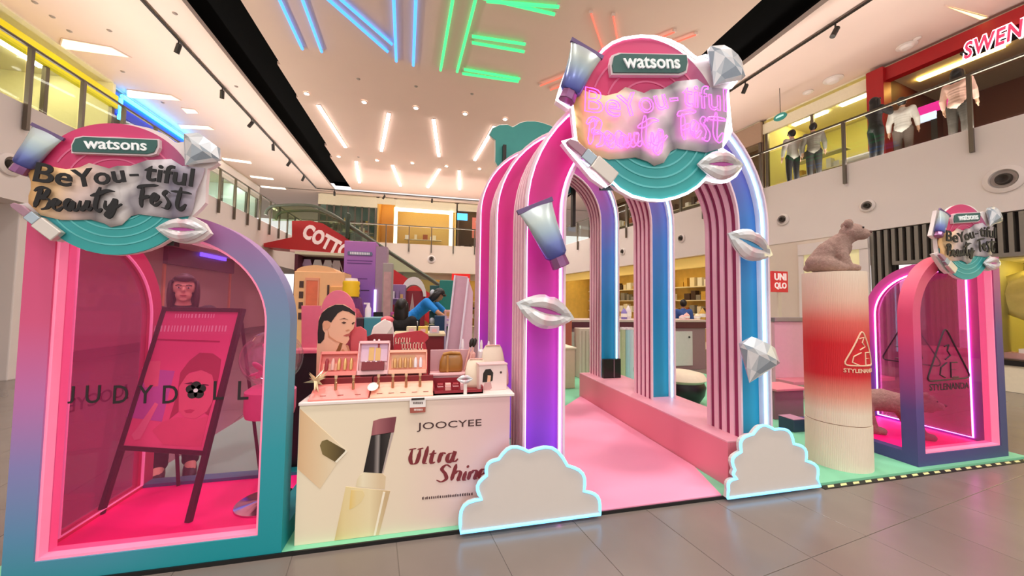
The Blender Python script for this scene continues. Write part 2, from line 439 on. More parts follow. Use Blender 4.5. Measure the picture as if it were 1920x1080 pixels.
# --- side ceilings: light panels, tracks, slots
def quad_panel(pts, m, name, label, cat, group=None, z=8.985):
    W_ = [at(*p, Z=z) for p in pts]; c = sum(W_, Vector())/len(W_)
    t = thing(name, label, cat, (c.x, c.y, z), group=group)
    P = [(w.x-c.x, w.y-c.y) for w in W_]
    part('lit_panel', MB().prism(P, -0.012, 0.0, 'xy'), m, t)
    part('panel_frame', MB().strip([(x*1.06, y*1.06) for x, y in P], P, -0.02, 0.01, plane='xy'), M_ceil2, t)
for pts, w in (([(118,72),(208,88),(243,107),(113,90)], 'nearest the top left corner'), ([(240,168),(320,178),(338,188),(238,182)], 'left of the dark track, second from the front'), ([(340,202),(365,205),(372,212),(350,212)], 'small one above the blue lit sign'), ([(335,233),(390,236),(402,243),(340,240)], 'small one beyond the blue lit sign')):
    quad_panel(pts, M_warmpanel, 'ceiling_light_panel', 'warm recessed ceiling light panel '+w, 'ceiling light', 'warm light panels of the left ceiling')
for pts, w in (([(1772,10),(1785,14),(1852,32),(1838,36)], 'brightest one above the ice cream shop sign'), ([(1520,222),(1528,224),(1560,210),(1555,206)], 'left of the red shop column')):
    quad_panel(pts, glow('yellow_strip_light', '#ffe98a', 3.0), 'strip_light', 'yellow strip light on the right ceiling, '+w, 'ceiling light')
for a, b, w in (((418,298),(470,305),'first behind the dark track'), ((470,331),(512,336),'second behind the dark track'), ((490,350),(535,354),'farthest behind the dark track')):
    A = at(*a, Z=8.97); Bq = at(*b, Z=8.97)
    bar_light(A, Bq, 0.25, glow('cream_tube', '#fffbe6', 2.2), 'ceiling_tube_light', 'cream tube light on the left ceiling, '+w, 'ceiling light', 'cream tube lights on the left ceiling')
for a, b, w in (((2,12),(40,38),'nearest'), ((114,97),(170,134),'second')):
    A = at(*a, Z=8.97); Bq = at(*b, Z=8.97)
    bar_light(A, Bq, 0.12, mat('slot_grey', '#6c675f', .5), 'air_slot', f'dark linear air slot above the yellow fascia, {w}', 'air vent', 'air slots of the left ceiling')
def rail(a, b, label):
    t = MB().box(-.03, .03, 0, (b-a).length, -.04, .0)
    o = part('track_rail', t, M_dark, None, loc=a, rot=(0, 0, math.atan2(-(b-a).x, (b-a).y)))
    tag(o, label, 'track')
rail(Vector((-7.0, 6, 8.96)), Vector((-7.35, 25.3, 8.96)), 'long dark ceiling track left of the black slot')
rail(Vector((-7.3, 25.3, 8.96)), Vector((8.5, 25.3, 8.96)), 'dark ceiling track across the far end of the hall')
rail(Vector((10.25, 4.5, 8.96)), Vector((9.75, 12, 8.96)), 'dark ceiling track on the right ceiling')
def spot_head(p, label, grp):
    t = thing('track_spotlight', label, 'spotlight', (p.x, p.y, 8.94), rz=random.uniform(0, 3), group=grp)
    part('stem', MB().lathe([(.02, -.12), (.02, 0)], 8), M_dark, t)
    part('lamp_can', MB().lathe([(.001, -.17), (.065, -.17), (.065, .09), (.03, .12), (.001, .12)], 12), M_dark, t, smooth=.6, loc=(0, 0, -.22), rot=(.5, 0, 0))
for p, w in (((327,86),'first'), ((413,178),'second'), ((470,237),'third'), ((513,280),'fourth'), ((544,311),'fifth'), ((572,343),'sixth')):
    q_ = at(*p, X=-7.2); spot_head(Vector((-7.0-.35*(q_.y-6)/19.3, q_.y, 0)), f'{w} dark spotlight from the front on the left ceiling track', 'spotlights on the left track')
for p, w in (((630,366),'left'), ((722,374),'middle'), ((810,379),'right')):
    c = at(*p, Z=8.7); spot_head(Vector((c.x, 25.3, 0)), f'{w} dark spotlight on the far cross track', 'spotlights on the cross track')
for p, w in (((1575,58),'nearer'), ((1398,163),'farther')):
    c = at(*p, Z=8.75); c.x = 10.25-.5*(c.y-4.5)/7.5; spot_head(c, f'{w} dark spotlight on the right ceiling track', 'spotlights on the right track')
for p, w, r in (((1562,148),'larger domed',.26), ((1700,85),'oblong pale',.22), ((1515,172),'small flat',.15), ((1720,71),'tiny',.08)):
    c = at(*p, Z=9.0); t = thing('ceiling_dome', f'{w} pale fitting on the right ceiling', 'ceiling fitting', (c.x, c.y, 8.99))
    part('dome', MB().lathe([(.001, -.14*r/.26), (r*.5, -.11*r/.26), (r*.7, -.03), (r, -.02), (r, 0)], 20), M_wall, t, smooth=.6)

# --- left side of the atrium
struct('wall_left_parapet', B(-7.9, -7.5, -3, 23.2, 3.35, 5.2), M_wall)
struct('wall_left_slab', B(-18, -7.9, -3, 26, 3.35, 5.1), M_wallwarm)
struct('wall_left_ground', B(-8.9, -8.6, -3, 23, -.01, 3.4), mat('taupe_wall', '#b6a596', .6, noise=.02, nscale=2))
struct('wall_left_column', B(-8.3, -7.7, 8.75, 9.45, -.01, 3.4), M_wall, bevel=.02)
struct('baseboard_left', B(-8.59, -8.5, -3, 23, 0, .25), mat('skirting', '#6f665d', .5))
# --- far end
struct('wall_back_parapet', B(-7.9, 8.2, 22.8, 23.2, 3.45, 5.2), M_wallwarm)
struct('wall_back_slab', B(-7.9, 8.6, 23.2, 27.5, 3.45, 5.1), M_wallwarm)
struct('wall_back_ground', B(-8.5, 10, 26.5, 26.8, -.01, 3.5), M_wallwarm)
# --- right side: everything laid along its own line
R_O = Vector((10.68, 4.18, 0)); R_A = math.atan(0.165)
R_t = Vector((-math.sin(R_A), math.cos(R_A), 0)); R_n = Vector((math.cos(R_A), math.sin(R_A), 0))
def atR(x, y, n=0.0):
    d = AX_R*((x-960)/CAM_F)+AX_U*((540-y)/CAM_F)+AX_F
    o = Vector((0, 0, CAM_H)); k = (n-(o-R_O).dot(R_n))/d.dot(R_n); p = o+d*k
    return (p-R_O).dot(R_t), p.z
def RS(name, mb, m, **k):
    return struct(name, mb, m, loc=R_O, rot=(0, 0, R_A), **k)
RS('wall_right_parapet', B(0, .12, -9, 19.3, 3.42, 5.2), M_wall)
RS('wall_right_slab', B(.12, 9, -9, 21, 3.42, 5.1), M_wall)
RS('wall_right_ground', B(.02, .3, 2.75, 4.6, -.01, 3.42), M_wallwarm)

def railing(origin, rz, length, step, first, label, hsink=0.5):
    t = thing('glass_railing', label, 'railing', origin, rz)
    n = int((length-first)/step)+1
    pm = B(-.035, .035, -.03, .03, -hsink, 1.08).mesh('rail_post'); pm.materials.append(M_bronze)
    for i in range(n): link('rail_post', pm, None, t, (-.06, first+i*step, 0))
    gm = B(-.007, .007, .05, step-.05, 0.02, 1.02).mesh('glass_panel'); gm.materials.append(M_glass)
    for i in range(-1, n): link('glass_panel', gm, None, t, (-.02, first+i*step, 0))
    part('handrail', MB().tube([(-.05, -step+first, 1.1), (-.05, first+n*step, 1.1)], .035, 8), M_bronze, t, smooth=.6)
    return t
railing((-7.5, 0, 5.2), PI, 0, 1, 0, 'x') if False else None
# the left and far railings face the atrium: local -x points to the hall
def railing_at(p0, p1, step, first, label):
    d = (Vector(p1)-Vector(p0)); L = d.length
    return railing(p0, math.atan2(-d.x, d.y), L, step, first, label)
railing_at((-7.5, 23, 5.2), (-7.5, 4, 5.2), 1.05, .9, 'glass balustrade with thin posts along the left upper floor')
railing_at((7.4, 22.8, 5.2), (-7.4, 22.8, 5.2), 1.35, .6, 'glass balustrade across the far upper floor')
tR = lambda t, n=0, z=0: R_O+R_t*t+R_n*n+Vector((0, 0, z))
t0 = atR(1824, 260)[0]; st = 2.05
railing_at(tR(-6.0, 0, 5.2), tR(17.6, 0, 5.2), st, (t0+6.0) % st, 'glass balustrade with dark posts along the right upper floor')

# --- round vents set in the parapets
def vent(p, normal_rz, r, label):
    t = thing('air_nozzle', label, 'air vent', p, normal_rz, group='round air nozzles in the parapets')
    # local -x faces the hall
    rot = (0, -PI/2, 0)
    part('collar', MB().lathe([(r*.62, .0), (r*.7, .06), (r, .03), (r, 0)], 24, cap=False), M_wall, t, smooth=.7, rot=rot)
    part('cup', MB().lathe([(r*.62, .02), (r*.5, -.0), (.001, -.0)], 24, cap=False), mat('vent_cup', '#b9aca4', .5), t, smooth=.7, rot=rot)
    part('nozzle', MB().lathe([(r*.33, .0), (r*.42, .02), (r*.36, .09), (r*.28, .09), (.001, .03)], 20, cap=False), mat('vent_dark', '#3c342e', .6), t, smooth=.7, rot=rot)
for x, y, r, w in ((1883,336,.26,'rightmost, largest in view'), (1468,412,.17,'left of the bear pillar'), (1627,386,.15,'right of the seated bear'), (1278,447,.17,'seen under the first arch'), (1168,472,.17,'seen under the second arch')):
    tt, z = atR(x, y); p = tR(tt, -.005, z); vent(p, R_A, r, 'round white air nozzle on the right parapet, '+w)
p = at(17, 308, X=-7.495); vent(p, PI, .2, 'round white air nozzle on the left parapet by the tube ornament')
p = at(809, 486, Y=22.79); vent(p, PI/2, .25, 'round air nozzle on the far parapet')
# ================================================================ SHOPS AROUND THE HALL
M_ivory = mat('ivory_panel', '#efe6c9', .5); M_gold = mat('gold_interior', '#e2bd70', .5, noise=.1); M_brownshop = mat('brown_shop', '#6a5243', .6, noise=.15)
M_shopglass = pane('shop_glass', '#f8faf6', .015)
M_lampwarm = glow('shop_lamp_warm', '#ffe6a8', 9.0); M_lampcool = glow('shop_lamp_cool', '#e9fff6', 4.0)
GOODS = [mat('goods_'+k, c, .5) for k, c in (('cream', '#efe3c4'), ('rust', '#a4552f'), ('brown', '#4a3428'), ('white', '#f4f1ea'), ('gold', '#d6a94b'), ('grey', '#8c8780'))]
def shop(name, label, origin, rz, L, H, D, wall_m, lamp_m, shelves=(), fascia=None, mull=0, seed=1, lamp_n=3, floor_m=None, glass=True):
    """local x along the front, local y into the shop"""
    rnd = random.Random(seed)
    t = thing(name, label, 'shop', origin, rz)
    part('interior_wall', B(0, L, D-.1, D, 0, H), wall_m, t)
    part('interior_wall', B(-.1, 0, 0, D, 0, H), wall_m, t); part('interior_wall', B(L, L+.1, 0, D, 0, H), wall_m, t)
    part('interior_ceiling', B(0, L, 0, D, H, H+.08), M_ivory, t)
    part('interior_floor', B(0, L, 0, D, -.02, .0), floor_m or M_ivory, t)
    for i in range(lamp_n):
        x = L*(i+.5)/lamp_n
        part('strip_lamp', B(x-L/lamp_n*.36, x+L/lamp_n*.36, D*.35, D*.35+.2, H-.05, H-.005), lamp_m, t)
    if fascia: part('fascia', B(-.1, L+.1, -.1, .05, fascia[0], fascia[1]), fascia[2], t, bevel=.01)
    for i in range(mull+1 if mull else 0):
        x = L*i/mull; part('mullion', B(x-.05, x+.05, -.04, .06, 0, fascia[0] if fascia else H), M_bronze, t)
        if glass and i < mull: part('window_pane', B(x+.05, L*(i+1)/mull-.05, .0, .012, 0.02, (fascia[0] if fascia else H)-.02), M_shopglass, t)
    for (x0, x1, zs, y) in shelves:
        for z in zs:
            part('shelf', B(x0, x1, y, y+.4, z, z+.04), M_ivory, t)
            x = x0+.05
            while x < x1-.2:
                w = rnd.uniform(.12, .35); h = rnd.uniform(.15, .42)
                if rnd.random() < .8: part('product_box', B(x, min(x+w, x1), y+.05, y+.3, z+.04, z+.04+h), rnd.choice(GOODS), t)
                x += w+rnd.uniform(.03, .2)
    return t
# left upper floor (front faces +x: local x runs along +Y after a -90 turn about z, local y points to -x)
LZ = PI/2
shop('yellow_front_shop', 'glazed upper shop with a bright yellow fascia on the left', (-10.7, 4.0, 5.1), LZ, 10.7, 3.85, 4.0, mat('pale_yellow_interior', '#f4ecc4', .6), glow('pale_shop_lamp', '#fff3c8', 34.0), shelves=((7.3, 8.8, (.4, 1.0, 1.6), 2.6),), fascia=(3.0, 3.45, mat('yellow_fascia', '#efe000', .35, emit='#efe000', estr=.06)), mull=5, seed=3)
shop('blue_lit_shop', 'upper shop with a glowing blue light strip on the left', (-10.9, 14.9, 5.1), LZ, 4.0, 3.85, 3.5, mat('slate_interior', '#6b6f86', .6), M_lampcool, fascia=(2.95, 3.7, mat('blue_fascia', '#2b3fd0', .4)), mull=3, seed=5)
o = part('light_strip', MB().tube([(-10.72, 15.1, 8.72), (-10.72, 18.9, 8.72)], .07, 8), glow('blue_strip', '#37b5ff', 9.0)); tag(o, 'glowing cyan-blue light strip over the left upper shop', 'light strip')
o = part('light_strip', MB().tube([(-10.79, 15.15, 7.9), (-10.79, 15.15, 8.65)], .06, 8), glow('blue_strip', '#37b5ff', 9.0)); tag(o, 'short upright cyan light strip at the blue shop corner', 'light strip')
shop('bright_white_shop', 'brightly lit white upper shop at the far left', (-10.9, 19.2, 5.1), LZ, 6.5, 3.85, 3.0, mat('mint_interior', '#e9f2ee', .6), glow('cool_panel', '#f2fffb', 26.0), shelves=((1, 5.8, (.3, .9, 1.5, 2.1), 1.8),), fascia=(3.0, 3.8, M_wall), mull=5, seed=8, lamp_n=4)
# far upper floor
shop('striped_window_shop', 'dark striped upper shop behind the escalator head', (-7.4, 26.4, 5.1), 0, 3.6, 3.8, 3, mat('dark_green_interior', '#5c665e', .6), glow('cool_lamp_strong', '#f2fff8', 14.0), shelves=((.3, 3.3, (.3, .9, 1.5, 2.1), 1.2),), fascia=(3.1, 3.8, M_ivory), mull=8, seed=2)
shop('orange_panel_shop', 'upper shop with plain orange wall panels at the far end', (-3.6, 26.4, 5.1), 0, 1.0, 3.8, 1.5, mat('orange_panel', '#e6b35e', .6), M_lampwarm, fascia=(3.4, 3.8, M_ivory), lamp_n=1, seed=2)
shop('gold_display_shop', 'upper shop with gold display window and white frame at the far end', (-2.4, 26.4, 5.1), 0, 4.1, 3.8, 1.6, M_gold, glow('gold_lamp', '#ffe9ae', 6.0), shelves=((.5, 3.2, (.05, 1.15), .9),), fascia=(3.15, 3.8, M_ivory), mull=0, seed=11, lamp_n=2)
fr = MB(); fr.box(-.15, .08, -.16, -.1, 0, 3.2); fr.box(3.7, 3.95, -.16, -.1, 0, 3.2); fr.box(-.15, 3.95, -.16, -.1, 2.95, 3.2)
o = part('lit_window_frame', fr, glow('white_frame_glow', '#fbfff6', 1.6), loc=(-2.4, 26.4, 5.1)); tag(o, 'glowing white frame around the gold display window', 'window frame')
shop('coral_poster_shop', 'dark upper shop with a large coral poster at the far end', (2.0, 26.4, 5.1), 0, 6.0, 3.8, 2.0, M_brownshop, M_lampwarm, shelves=((.2, 5.6, (.05, .65), .9),), fascia=(3.3, 3.8, M_ivory), seed=14, lamp_n=2)
pst = thing('coral_poster', 'large coral poster in the dark upper shop at the far end', 'poster', (2.0, 26.45, 5.1))
part('sheet', B(1.0, 3.9, 0, .05, 1.35, 2.9), mat('coral_sheet', '#f08c78', .6, noise=.08, nscale=3), pst)
part('printed_figure', MB().prism([(1.2, 2.6), (1.5, 2.85), (2.3, 2.8), (2.6, 2.9), (3.1, 2.75), (2.6, 2.65), (2.3, 2.6), (2.2, 1.9), (2.0, 1.6), (1.85, 2.3), (1.5, 2.7), (1.3, 2.4)], -.01, 0), mat('poster_rose', '#e9bcb0', .6), pst)
part('printed_shadow', MB().prism([(1.75, 2.55), (1.95, 2.6), (2.15, 2.1), (2.2, 1.75), (2.0, 1.7), (1.85, 2.1)], -.02, -.01), mat('poster_dark', '#4b2d28', .6), pst)
bs = part('blue_sign', B(0, .75, -.08, 0, 0, .5), glow('blue_sign_glow', '#4fb4ff', 1.4), loc=at(870, 407, Y=26.36)-Vector((.5, 0, .25))); tag(bs, 'small glowing light blue sign in the far upper shop', 'sign')
# far ground floor, under the back slab
shop('amber_ground_shop', 'amber lit ground floor shop beneath the far parapet', (-1.6, 24.2, 0), 0, 5.6, 3.4, 2.2, mat('amber_interior', '#d8b56a', .6), M_lampwarm, shelves=((.2, 5.3, (.5, 1.1, 1.7), 1.4),), fascia=(3.1, 3.45, M_ivory), seed=21, lamp_n=2)
rs = part('red_sign', B(0, 1.15, -.1, 0, 0, .5), mat('red_sign_panel', '#d81a14', .4, emit='#d81a14', estr=.3), loc=(1.35, 22.86, 2.94)); tag(rs, 'plain red sign panel under the far parapet', 'sign')

# right upper floor
def rshop(name, label, t0, t1, n0, z, *a, **k):
    # front faces the hall: local x must run so that local y points outward (+n): x = -t direction
    return shop(name, label, tR(t1, n0, z), R_A-PI/2, t1-t0, *a, **k)
rshop('ice_cream_parlour', 'upper restaurant with red framed front below the ice cream sign', -6.0, 3.35, 3.4, 5.1, 3.85, 4.5, mat('maroon_interior', '#5c2a2c', .6, noise=.1), glow('amber_lamp', '#ffcf6a', 16.0), shelves=((6.0, 9.0, (.4,), 2.0),), fascia=None, mull=0, seed=31, lamp_n=4)
red = mat('red_frame_paint', '#a5161c', .4)
fm = MB(); fm.box(3.15, 3.4, -6.0, 3.35, 3.35, 3.75); o = part('shop_frame', fm, red, loc=tR(0, 0, 5.1), rot=(0, 0, R_A)); 
tag(o, 'long dark red beam over the upper restaurant front', 'shop frame')
fm = MB(); fm.box(3.0, 3.45, 3.05, 3.45, 0, 3.75); o = part('shop_frame', fm, red, loc=tR(0, 0, 5.1), rot=(0, 0, R_A), bevel=.01)
tag(o, 'dark red upright column of the upper restaurant front', 'shop frame')
rshop('yellow_wall_shop', 'upper shop with pale yellow walls beside the red column', 3.5, 6.6, 3.3, 5.1, 3.85, 3.5, mat('lemon_interior', '#f3e69a', .6), glow('lemon_lamp', '#fff0b0', 26.0), shelves=((.3, 1.9, (.2, .9, 1.6, 2.2), 1.2),), mull=2, fascia=(3.3, 3.7, M_ivory), seed=33, lamp_n=2)
rshop('brown_boutique', 'brown upper boutique seen just right of the big arch', 6.8, 18.5, 3.2, 5.1, 3.85, 2.6, M_brownshop, M_lampwarm, shelves=((.5, 11, (.3, 1.0, 1.7), 1.2),), mull=6, fascia=(3.0, 3.8, mat('tan_fascia', '#a98d76', .5)), seed=35, lamp_n=4, glass=False)
pk = part('hanging_ornament', MB().ball((0, 0, 0), (.18, .18, .45), 10, 8), glow('pink_ornament_glow', '#e235d8', .9), loc=tR(6.9, 2.0, 6.45)); tag(pk, 'bright magenta hanging ornament in the upper boutique', 'ornament')
yk = part('hanging_card', B(-.02, .02, -.2, .2, -.3, .3), glow('yellow_card', '#f6c931', .8), loc=tR(7.9, 2.2, 6.9), rot=(0, 0, R_A)); tag(yk, 'small yellow hanging card in the upper boutique', 'card')
ex = thing('exit_sign', 'small green oval sign hanging under the right ceiling', 'sign', at(1463, 219, Y=9.5), R_A)
part('sign_plate', MB().prism(arcpts(0, 0, .2, 0, 345, 23, .12), -.03, .03, 'yz'), mat('green_sign', '#2c7d74', .4, emit='#2c7d74', estr=.3), ex)
part('hanger', MB().tube([(0, 0, .12), (0, 0, 1.6)], .01, 6), M_dark, ex)
part('sign_print', MB().prism([(-.12, -.02), (.12, -.02), (.12, .03), (.0, .05), (-.12, .03)], -.036, -.03, 'yz'), mat('sign_white', '#bfeee6', .4, emit='#bfeee6', estr=.4), ex)
ms_a, ms_b = atR(1722, 232, 2.6), atR(1778, 182, 2.6)
ms = thing('menu_screen', 'magenta and white glowing menu board in the upper restaurant', 'screen', tR(ms_a[0], 2.6, 5.1), R_A-PI/2)
mw2 = ms_a[0]-ms_b[0]; mz0, mz1 = ms_a[1]-5.1, ms_b[1]-5.1
part('screen_top', B(0, mw2, 0, .06, mz0+(mz1-mz0)*.45, mz1), glow('magenta_screen', '#d8208c', .8), ms); part('screen_lower', B(mw2*.05, mw2*.6, -.02, .04, mz0, mz0+(mz1-mz0)*.45), glow('ice_screen', '#d8e6ff', .9), ms); part('screen_foot', B(mw2*.4, mw2*.6, .02, .05, 0, mz0+.1), M_dark, ms)
hb = part('restaurant_counter', B(0, 3.2, 0, .8, 0, 1.0), mat('counter_amber', '#c98f3a', .5), loc=tR(1.2, 2.9, 5.11), rot=(0, 0, R_A-PI/2), bevel=.02); tag(hb, 'amber serving counter in the upper restaurant', 'counter')
# the cropped sign over the restaurant
SIGN_T = atR(1815, 95, 3.0)
sw = thing('lit_sign', 'glowing red and white letters of the ice cream parlour sign', 'sign', tR(1.50, 2.95, 8.2), R_A-PI/2)
msw = text_mesh("SWENSEN'S", ext=.03, off=.06, shear=.18, spacing=1.05, box=(0, 1.78, -.24, .27))
part('letter_back', msw, glow('sign_white_glow', '#ffeef2', 2.2), sw, loc=(0, 0, 0))
msw = text_mesh("SWENSEN'S", ext=.02, off=.022, shear=.18, spacing=1.12, box=(.03, 1.75, -.205, .235))
part('letter_face', msw, mat('sign_red_face', '#c8385e', .4, emit='#c8385e', estr=.7), sw, loc=(0, -.031, 0))
part('sign_carrier', B(-.05, 1.85, .01, .45, .0, .06), M_dark, sw)

# right ground floor: grey slatted front, dark doorway, gold window
tA, tB = atR(1628, 470)[0], -5.0
sl = thing('slatted_shopfront', 'dark shopfront clad with upright grey slats behind the right booth', 'shop', tR(0, 0, 0), R_A)
part('backing', B(.16, .3, tB, tA, 2.62, 3.42), mat('slat_back', '#2a2724', .7), sl)
part('backing', B(.16, .3, atR(1672, 470)[0], tA, 0, 2.62), mat('slat_back', '#2a2724', .7), sl)
part('doorway', B(.9, 1.0, atR(1752, 470)[0], atR(1672, 470)[0], 0, 2.62), mat('dark_doorway', '#14100e', .6), sl)
sm1 = B(0, .14, -.03, .03, 2.6, 3.40).mesh('slat'); sm1.materials.append(mat('slat_grey', '#8b857b', .5, metal=.3))
sm2 = B(0, .14, -.03, .03, 0, 2.6).mesh('slat'); sm2.materials.append(mat('slat_grey', '#8b857b', .5, metal=.3))
y = tA-.06
while y > -3.4:
    link('slat', sm1, None, sl, (0.02, y, 0))
    if y > atR(1672, 470)[0]: link('slat', sm2, None, sl, (0.02, y, 0))
    y -= .125
part('lintel', B(0, .16, tB, atR(1672, 470)[0], 2.56, 2.64), mat('slat_grey', '#8b857b', .5, metal=.3), sl)
part('lower_shelf', B(.5, .9, -4.5, atR(1672, 650)[0], .62, .72), mat('pink_shelf', '#d8a39b', .5), sl)
part('lower_front', B(.5, .6, -4.5, atR(1672, 650)[0], 0, .62), mat('rose_wall', '#b98f88', .5), sl)
gw0, gw1 = -5.2, atR(1856, 520)[0]
gshop = shop('gold_window_shop', 'ground shop window with gold drapery at the right edge', tR(gw1, .25, 0), R_A-PI/2, gw1-gw0, 2.56, 1.6, mat('olive_interior', '#8d8148', .6), glow('gold_window_lamp', '#fff0a0', 45.0), shelves=((.1, 3.0, (.55,), .3),), lamp_n=2, seed=41)
part('plinth', B(0, gw1-gw0, -.05, .1, 0, .5), M_ivory, gshop); part('sill', B(0, gw1-gw0, -.08, .3, .5, .6), mat('black_sill', '#15110f', .5), gshop)
dr = MB()
rows = []
for i in range(15):
    a = PI*2*i/14
    rows.append([(1.0+math.cos(a)*(r)*1.25, .55+.12*math.sin(5*a+r*9), 1.85+math.sin(a)*r*.62+.05*math.sin(3*a)) for r in (.12, .35, .6, .85, 1.0)])
vs = [p for r in rows for p in r]; fs = []
for i in range(14):
    for k in range(4): fs.append((i*5+k, i*5+k+1, (i+1)*5+k+1, (i+1)*5+k))
dr.add(vs, fs)
d_o = part('gold_drapery', dr, mat('gold_foil', '#f0dd84', .3, metal=.15), gshop, smooth=2.0)
so = d_o.modifiers.new('thickness', 'SOLIDIFY'); so.thickness = .02
for i, (x, h) in enumerate(((.35, .75), (.9, .55), (1.5, .8), (2.2, .6))):
    part('display_stand', B(x, x+.3, .35, .65, .6, .6+h), GOODS[(i*2) % 6], gshop, bevel=.01)
# pale lit niche behind the bear, pink panel, square red sign
nich = thing('lit_niche', 'pale yellow lit wall niche behind the seated bear', 'niche', tR(0, 0, 0), R_A)
ta, tb = atR(1505, 470)[0], atR(1626, 470)[0]
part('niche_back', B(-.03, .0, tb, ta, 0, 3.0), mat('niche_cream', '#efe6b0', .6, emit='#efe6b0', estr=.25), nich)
part('niche_frame', B(-.08, .0, tb-.05, tb+.12, 0, 3.1), M_wall, nich); part('niche_frame', B(-.08, 0, ta-.05, ta+.07, 0, 3.1), M_wall, nich)
part('niche_header', B(-.1, 0, tb-.05, ta+.07, 3.0, 3.3), M_wall, nich)
pp = thing('pink_wall_panel', 'pale pink panel with grey rail left of the bear pillar', 'panel', Vector((4.45, 4.85, 0)), 0)
c0_ = at(1452, 603, Y=4.85); c1_ = at(1640, 735, Y=4.85)
part('panel', B(c0_.x-4.45, c1_.x-4.45, 0, .06, .3, c0_.z), mat('pale_pink_panel', '#dba6b6', .5), pp, bevel=.005)
part('top_rail', B(c0_.x-4.45-.02, c1_.x-4.45, -.03, .09, c0_.z, c0_.z+.07), mat('grey_rail', '#9c9096', .35, metal=.6), pp, bevel=.01)
part('ledge', B(c0_.x-4.45, c1_.x-4.45, -.3, 0, .32, .38), mat('pink_ledge', '#d67f90', .5), pp, bevel=.01)
rsx = at(1448, 508, Y=7.4); rsy = at(1478, 548, Y=7.4)
us = thing('square_sign', 'square red sign with white block letters on the right wall', 'sign', (rsx.x, 7.4, rsy.z))
w_, h_ = rsy.x-rsx.x, rsx.z-rsy.z
part('sign_panel', B(0, w_, 0, .06, 0, h_), mat('sign_red', '#e0393f', .4, emit='#e0393f', estr=.15), us, bevel=.004)
part('sign_post', B(w_*.4, w_*.6, .02, .06, -rsy.z, 0), M_wallwarm, us)
for k, s_ in enumerate(('UNI', 'QLO')):
    part('lettering', text_mesh(s_, ext=.01, off=.03, box=(w_*.12, w_*.88, h_*(.56-.44*k), h_*(.9-.44*k))), mat('sign_letter_white', '#fff4f2', .4, emit='#fff4f2', estr=.3), us, loc=(0, -.001, 0))
# right ground shops seen under the arches: warm lit, behind a maroon topped counter
rshop('warm_ground_shop', 'warm yellow lit ground floor shop seen under the arches', 4.8, 17.5, .3, 0, 3.3, 2.5, mat('honey_interior', '#e2bd62', .6, noise=.1, nscale=4), M_lampwarm, shelves=((.3, 12.3, (.6, 1.2, 1.8, 2.4), 1.9),), seed=51, lamp_n=4, fascia=(3.0, 3.4, mat('honey_fascia', '#ecc86c', .5, emit='#ecc86c', estr=.25)))
# left ground shop seen through the booth, with a small blue lit sign
lg = at(365, 560, X=-8.6)
lshop = shop('orange_lit_shop', 'orange lit ground shop seen through the pink booth pane', (-8.55, at(312, 560, X=-8.5).y, 0), LZ, at(432, 560, X=-8.5).y-at(312, 560, X=-8.5).y, 2.75, .6, mat('peach_interior', '#e8a878', .6, noise=.1, nscale=3), glow('peach_lamp', '#ffd6a8', 30.0), lamp_n=1, seed=61, shelves=((.4, 3.5, (.5, 1.0, 1.5), .15),), fascia=(2.75, 3.35, mat('mauve_fascia', '#6d5560', .5)))
bl = part('blue_sign', B(0, .05, 0, 1.7, 0, .32), glow('violet_sign_glow', '#5a55ff', 3.0), loc=(-8.4, at(375, 472, X=-8.4).y, at(375, 480, X=-8.4).z)); tag(bl, 'small glowing blue-violet sign above the orange lit shop', 'sign')

# ================================================================ ESCALATOR
EY = 19.0
ea = at(555, 452, Y=EY); eb = at(805, 545, Y=EY)
esc = thing('escalator', 'escalator with red cladding and large white slanted letters', 'escalator', (0, EY, 0))
px = lambda x, y, Y=EY: (at(x, y, Y=Y).x, at(x, y, Y=Y).z)
clad = [px(505,466), px(505,460), px(556,449), px(556,419), px(590,419), px(612,424), px(648,446), px(760,520), px(850,580), px(850,640), px(640,480)]
part('cladding', MB().prism(clad, -.6, .6), mat('escalator_red', '#c01a22', .4), esc)
part('cladding_trim', MB().prism([px(553,471), px(642,478), px(642,483), px(553,475)], -.63, -.6), mat('trim_pink', '#f0c8c4', .5), esc)
part('balustrade_glass', MB().prism([px(520,392), px(590,392), px(655,425), px(850,552), px(850,580), px(760,520), px(648,446), px(612,424), px(590,419), px(520,419)], -.56, -.545), pane('escalator_glass', '#dbe3d2', .03), esc)
hr = smooth_path([Vector((a, -.55, b)) for a, b in (px(508,408), px(512,398), px(530,391), px(590,391), px(620,403), px(660,427), px(850,552))], 5)
part('handrail', MB().tube(hr, .07, 8), mat('handrail_green', '#5d6354', .5), esc, smooth=.6)
hr2 = [(p.x, .55, p.z) for p in hr]
part('handrail', MB().tube(hr2, .07, 8), mat('handrail_green', '#5d6354', .5), esc, smooth=.6)
n = 20
a_, b_ = Vector((px(640,450)[0], px(640,450)[1])), Vector((px(850,590)[0], px(850,590)[1]))
for i in range(n):
    q = a_+(b_-a_)*i/n; q2 = a_+(b_-a_)*(i+1)/n
    part('step', B(q.x, q2.x, -.5, .5, q2.y-.1, q2.y), mat('step_grey', '#77736d', .4, metal=.5), esc)
ls = px(585,440); le = px(662,482)
ang = math.atan2(le[1]-ls[1], le[0]-ls[0])
tm = text_mesh('COTTON', ext=.04, off=.05, shear=-.15, spacing=1.06, box=(0, 2.75, 0, .72))
part('lettering', tm, mat('letter_pinkwhite', '#f6dcd8', .5, emit='#f6dcd8', estr=.2), esc, loc=(px(571,447)[0], -.61, px(571,447)[1]), rot=(0, -ang, 0))
post = part('newel_post', MB().lathe([(.05, 0), (.09, .05), (.1, .9), (.16, 1.05), (.13, 1.2), (.001, 1.25)], 10), mat('newel_green', '#3f4a3c', .5), esc, loc=(px(657,446)[0], -.7, px(657,446)[1]-.15), smooth=.7)
